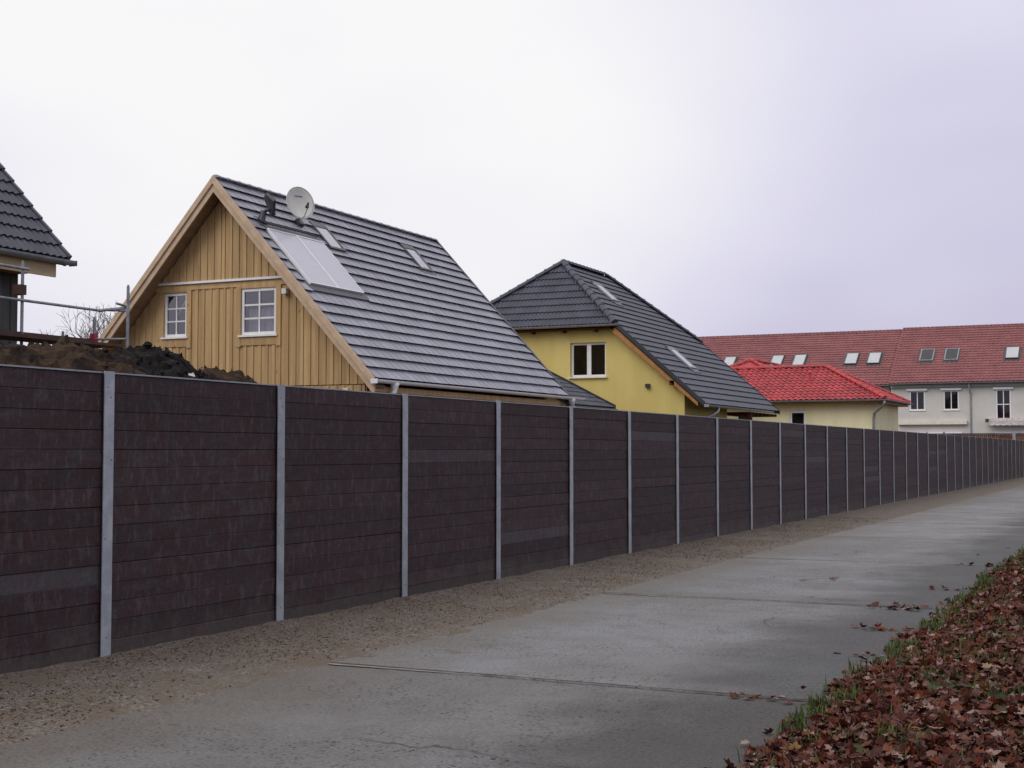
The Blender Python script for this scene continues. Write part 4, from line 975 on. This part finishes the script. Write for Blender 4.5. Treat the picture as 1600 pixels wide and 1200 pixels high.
    for x in np.arange(-21.6, -16.5, 1.15): MB().box((x, y0+.02, zh-.22), (x+.09, yw-.001, zh-.147)).build('rafter_tail', 'dark_wood', root)
    MB().half_round((xl, y0-.07, zh-.01), (xh+.12, y0-.07, zh-.01), .07, side=(0, 1, 0)).build('gutter', 'zinc', root)
    MB().half_round((xE+.07, y0-.06, zE-.01), (xE+.07, y1-1.3, zE-.02), .075).build('gutter', 'zinc', root)
    MB().box((xE-.005, y0-.075, zE-.09), (xE+.15, y0-.061, zE)).build('gutter_end', 'zinc', root)
    MB().tube([(xE+.07, 43.25, zE-.06), (xE+.05, 43.25, zE-.2), (xE-.05, 43.05, zE-.32), (xE-.4, 42.85, zE-.47), (xE-.7, 42.75, zE-.53), (xE-.74, 42.74, zE-.7), (xE-.74, 42.74, .05)], .05, 10).build('downpipe', 'zinc', root, smooth=True)
    for y in np.arange(47.5, y1, .52): MB().box((xE-1.3, y, zE-.20), (xE-.05, y+.09, zE-.105)).build('rafter_tail', 'dark_wood', root)
    MB().box((-13.07, 46.85, 0), (-12.93+.0, 46.99, zE-.21)).build('porch_post', 'dark_wood', root)
    MB().box((-14.30, 42.02, 3.72), (-14.14, 42.376, 3.86)).build('purlin_end', 'dark_wood', root)
    MB().box((-15.22, yw-.12, 3.66), (-15.08, yw-.001, 3.79)).build('wall_lamp', 'black', root)
yellow_house()

# ================================================================== PALE BUNGALOW with red roof
def bungalow():
    ze, zr, y0, ym, y1, xa, xb = 3.68, 5.20, 56.0, 59.0, 62.0, -22.0, -9.95
    h = zr-ze; Ln = math.hypot(3, h); c, s = 3/Ln, h/Ln
    root = thing('bungalow', 'pale yellow bungalow with bright red hipped tile roof', 'house', (-15.5, 59, 0))
    W1, W2 = (-16.27, -15.5, 1.9, 3.26), (-13.96, -13.28, 1.9, 3.26)
    facade(root, -21.5, -10.42, 0, lambda x: ze-.08, 56.5, [W1, W2], 'pale_yellow')
    for a_, c_ in (((-10.72, 56.802, 0), (-10.42, 61.5, ze-.08)), ((-21.5, 61.502, 0), (-10.42, 61.8, ze-.08)), ((-21.5, 56.802, 0), (-21.2, 61.5, ze-.08))): MB().box(a_, c_).build('side_wall', 'pale_yellow', root)
    for q in (W1, W2): window(root, *q, 56.5, 1, 1, fw=.09, set_back=.05, glass='dark_glass', sill=True)
    b = MB()
    b.slab([(xa, y0, ze), (xb, y0, ze), (xb-3, ym, zr), (xa+3, ym, zr)], (0, -s, c), .08); b.slab([(xb, y0, ze), (xb, y1, ze), (xb-3, ym, zr)], (s, 0, c), .08)
    b.slab([(xb, y1, ze), (xa, y1, ze), (xa+3, ym, zr), (xb-3, ym, zr)], (0, s, c), .08); b.slab([(xa, y1, ze), (xa, y0, ze), (xa+3, ym, zr)], (-s, 0, c), .08)
    deck = b.build('roof', 'deck', root)
    run = lambda t: 3*t/Ln
    slope_tiles(root, deck, (xa, y0, ze), (1, 0, 0), (0, c, s), xb-xa, Ln, .28, .24, 'single', 'red_tile', run, lambda t: xb-xa-run(t), nose=.04)
    slope_tiles(root, deck, (xb, y0, ze), (0, 1, 0), (-c, 0, s), 6, Ln, .28, .24, 'single', 'red_tile', run, lambda t: 6-run(t))
    slope_tiles(root, deck, (xb, y1, ze), (-1, 0, 0), (0, -c, s), xb-xa, Ln, .34, .58, 'single', 'red_tile', run, lambda t: xb-xa-run(t))
    up = Vector((0, 0, .045)); C_ = lambda a, d: caps(root, deck, Vector(a)+up, Vector(d)+up, 'red_tile', r=.10, step=.40)
    C_((xb, y0, ze), (xb-3, ym, zr)); C_((xa+3, ym, zr), (xb-3, ym, zr)); C_((xb, y1, ze), (xb-3, ym, zr))
    # rear wing: higher hipped ridge running away
    ax, ay, az = -16.75, 60.6, 5.70; hw = (az-ze)/(h/3)
    b = MB(); b.slab([(ax-hw, ay-hw, ze), (ax+hw, ay-hw, ze), (ax, ay, az)], (0, -s, c), .06); b.slab([(ax+hw, ay-hw, ze), (ax+hw, 68, ze), (ax, 68, az), (ax, ay, az)], (s, 0, c), .06); b.slab([(ax-hw, 68, ze), (ax-hw, ay-hw, ze), (ax, ay, az), (ax, 68, az)], (-s, 0, c), .06)
    b.build('rear_roof', 'red_tile', root)
    C_((ax+hw, ay-hw, ze), (ax, ay, az)); C_((ax-hw, ay-hw, ze), (ax, ay, az)); C_((ax, ay, az), (ax, 67, az))
    facade(root, ax-hw+.4, ax+hw-.4, 0, lambda x: ze-.1, 67.5, [], 'pale_yellow', name='rear_wall')
    MB().half_round((xa, y0-.07, ze-.01), (xb+.14, y0-.07, ze-.01), .07, side=(0, 1, 0)).build('gutter', 'zinc', root)
    MB().half_round((xb+.07, y0-.07, ze-.01), (xb+.07, y1+.1, ze-.01), .07).build('gutter', 'zinc', root)
    MB().box((xa+.1, y0+.05, ze-.15), (xb-.05, 56.498, ze-.085)).build('soffit', 'orange_wood', root); MB().box((-10.418, y0+.51, ze-.15), (xb-.04, y1, ze-.085)).build('soffit', 'orange_wood', root)
    MB().tube([(xb-.0, y0-.05, ze-.07), (xb-.03, y0, ze-.2), (xb-.3, 56.25, ze-.42), (xb-.52, 56.42, ze-.58), (xb-.55, 56.43, ze-.8), (xb-.55, 56.43, .05)], .05, 8).build('downpipe', 'zinc', root, smooth=True)
    p = Vector((-13.35, 57.6, ze+.8)); MB().tube([p, p+Vector((0, 0, .42))], .05, 8).build('vent_pipe', 'red_tile', root)
    MB().tube([p+Vector((0, 0, .40)), p+Vector((.02, -.1, .46))], .06, 8).build('vent_cap', 'red_tile', root)
bungalow()

# ================================================================== TERRACED ROW
def row_house(name, label, x0, x1, dy, dz, lights, front):
    yE, yR, ze, zr = 100.0+dy, 106.4+dy, 6.42+dz, 10.88+dz
    root = thing(name, label, 'terraced house', ((x0+x1)/2, 105, 0), 'terraced houses beyond the bungalow')
    h = zr-ze; Ln = math.hypot(6.4, h); c, s = 6.4/Ln, h/Ln; yw = 100.5+dy
    holes = [tuple(q[:4]) for q in front]
    facade(root, x0+.02, x1-.02, 0, lambda x: ze-.12, yw, holes, 'grey_render')
    b = MB(); top = [(yw+.302, 0), (yw+11.8, 0), (yw+11.8, ze-.12), (yR, zr-.15), (yw+.302, ze+.05)]
    for xa, xb in ((x0+.02, x0+.3), (x1-.3, x1-.02)):
        n = 5; b = MB(); b.add([(xa, y, z) for y, z in top] + [(xb, y, z) for y, z in top], [tuple(range(n)), tuple(range(2*n-1, n-1, -1))] + [(i, i+n, (i+1) % n+n, (i+1) % n) for i in range(n)])
        b.build('end_wall', 'grey_render', root)
    b = MB(); b.slab([(x0, yE, ze), (x1, yE, ze), (x1, yR, zr), (x0, yR, zr)], (0, -s, c), .10); b.slab([(x1, yR+6.4, ze), (x0, yR+6.4, ze), (x0, yR, zr), (x1, yR, zr)], (0, s, c), .10)
    deck = b.build('roof', 'brown_tile', root)
    hl = [(l[0]-x0, l[1]-x0, l[2], l[3]) for l in lights]
    slope_tiles(root, deck, (x0, yE, ze), (1, 0, 0), (0, c, s), x1-x0, Ln, .34, .30, 'single', 'brown_tile', nose=.062, holes=hl)
    caps(root, deck, (x0, yR, zr+.025), (x1, yR, zr+.025), 'brown_tile', r=.10, step=.42, flat=True)
    for l, q in zip(lights, hl): rooflight(root, (x0, yE, ze), (1, 0, 0), (0, c, s), *q, glass='roof_glass' if l[4] else 'dark_glass', back='pane_backing' if l[4] else 'room', fmat='flashing' if l[4] else 'zinc', rise=.16)
    for xv in (x0,):
        MB().slab([(xv-.03, yE, ze+.075), (xv+.03, yE, ze+.075), (xv+.03, yR, zr+.075), (xv-.03, yR, zr+.075)], (0, -s, c), .2).build('verge_strip', 'brown_tile', root)
    MB().box((x0+.02, yw-.26, ze-.32), (x1-.02, yw-.002, ze-.125)).build('cornice', 'cornice', root)
    MB().half_round((x0, yE-.06, ze-.03), (x1, yE-.06, ze-.03), .075, side=(0, 1, 0)).build('gutter', 'zinc', root)
    for q in front:
        w = window(root, *q[:4], yw, q[4], q[5], fw=.085, bar=.03, set_back=.02, glass='dark_glass', sill=True)
        if q[6]: MB().box((q[0]-.18, yw-.16, q[3]+.01), (q[1]+.18, yw-.002, q[3]+.15)).build('shutter_box', 'white', root, w)
    return root, yw
tl = lambda X, on, w=.96: (X, X+w, 2.82, 4.42, on)
rA, ywA = row_house('row_house', 'right terraced house, grey walls and red-brown roof with dark roof windows', -17.44, 9.0, 0, 0,
    [tl(-15.70, 0), tl(-13.97, 0), tl(-9.82, 1), tl(-4.6, 1), tl(0.8, 0)],
    [(-16.13, -15.06, 4.47, 5.86, 2, 1, True), (-13.79, -12.74, 4.47, 5.86, 2, 1, True), (-10.26, -9.28, 3.78, 5.86, 2, 2, True), (-5.9, -4.85, 4.47, 5.86, 2, 1, True),
     (-16.15, -15.06, .6, 2.75, 1, 1, True), (-14.8, -13.9, .6, 2.75, 1, 1, True), (-13.65, -12.75, .6, 2.75, 1, 1, True), (-10.2, -9.0, .6, 2.69, 1, 1, True), (-8.45, -7.2, .6, 2.69, 1, 1, True)])
MB().box((-16.92, ywA-.30, 3.45), (-12.2, ywA-.002, 3.70)).build('awning_case', 'cream', rA)
MB().tube([(-12.0, ywA-.45, 6.3), (-11.99, ywA-.42, 6.1), (-11.97, ywA-.37, 5.85), (-11.95, ywA-.07, 5.6), (-11.95, ywA-.06, 0)], .06, 8).build('downpipe', 'zinc', rA)
aw = MB().box((-10.83, ywA-.36, 3.62), (-4.7, ywA-.002, 3.84)).build('awning', 'stripe', rA)
b = MB(); na = 75
for k in range(na+1):
    x = -10.7 + 5.9*k/na; b.v += [(x, ywA-.62, 3.63), (x, ywA-.64, 3.38 - .06*abs(math.sin(k*math.pi/5)))]
for k in range(na): b.f.append((2*k, 2*k+2, 2*k+3, 2*k+1))
b.build('valance', 'stripe', rA, aw)
MB().box((-10.7, ywA-.63, 3.632), (-4.75, ywA-.362, 3.66)).build('awning_cloth', 'stripe', rA, aw); MB().box((-10.92, ywA-.66, 3.56), (-10.72, ywA-.37, 3.80)).build('awning_arm', 'black', rA, aw)
row_house('row_house', 'left terraced house with paired roof windows behind the bungalow', -52.0, -17.52, .3, -.08,
    [tl(-21.23, 1), tl(-19.56, 1), tl(-26.92, 1), tl(-25.18, 1), tl(-30.7, 1), tl(-32.6, 1)], [(-21.3, -20.25, 4.47, 5.86, 2, 1, True), (-26.3, -25.25, 4.47, 5.86, 2, 1, True)])

# ================================================================== BROWN GARDEN FENCE at the far end
gf_ = thing('garden_fence', 'low red-brown timber garden fence in front of the terraced house', 'fence', (-12, 95, 0))
b = MB()
for i in range(66):
    x = -16.0 + i*.122; b.box((x, 95.0 + (.015 if i % 2 else 0), 0), (x+.112, 95.02 + (.015 if i % 2 else 0), 2.66))
o = b.build('pickets', 'fence_brown', gf_); o['kind'] = 'stuff'
MB().box((-16.05, 94.94, 2.665), (-7.9, 95.08, 2.75)).build('cap_rail', 'flashing', gf_)
for x in (-16.0, -14.0, -12.0, -10.0, -8.0): MB().box((x, 95.04, 0), (x+.09, 95.13, 2.66)).build('fence_post', 'fence_brown', gf_)

# ================================================================== BARE TREE in the distance
def bare_tree(label, loc, height, seed, spread=1.0):
    rt_ = random.Random(seed); root = thing('bare_tree', label, 'tree', loc, 'bare trees far behind the scaffold')
    b = MB(); tr = MB()
    def grow(p, d, ln, r, lev, mb):
        pts = [p]; q = p.copy(); dd = d.copy()
        for i in range(3):
            dd = (dd + Vector((rt_.uniform(-.22, .22), rt_.uniform(-.22, .22), rt_.uniform(-.05, .16)))).normalized(); q = q + dd*ln/3; pts.append(q)
        mb.tube(pts, [r, r*.86, r*.72, r*.58], 5 if lev > 1 else 7, cap=False)
        if lev >= 6: return
        for k in range(3 if lev < 4 else 2 + (rt_.random() < .5)):
            a = rt_.uniform(0, 6.283); t = rt_.uniform(.35, .8)*spread
            ax = dd.orthogonal().normalized(); ax.rotate(Matrix.Rotation(a, 3, dd)); nd_ = (dd*math.cos(t) + ax*math.sin(t)).normalized()
            st = pts[3] if k < 2 else pts[2]
            grow(st, nd_, ln*rt_.uniform(.66, .84), max(r*.56, .012), lev+1, b)
    grow(Vector(loc), Vector((0, 0, 1)), height*.26, height*.022, 0, tr)
    tr.build('trunk', 'bark', root); b.build('crown', 'bark', root)
bare_tree('taller bare leafless tree beside the wooden gable, far behind', (-55.2, 60, 0), 13.5, 3)
bare_tree('lower bare leafless tree at left, far behind the scaffold deck', (-57.6, 60.5, 0), 10.8, 8, 1.2)
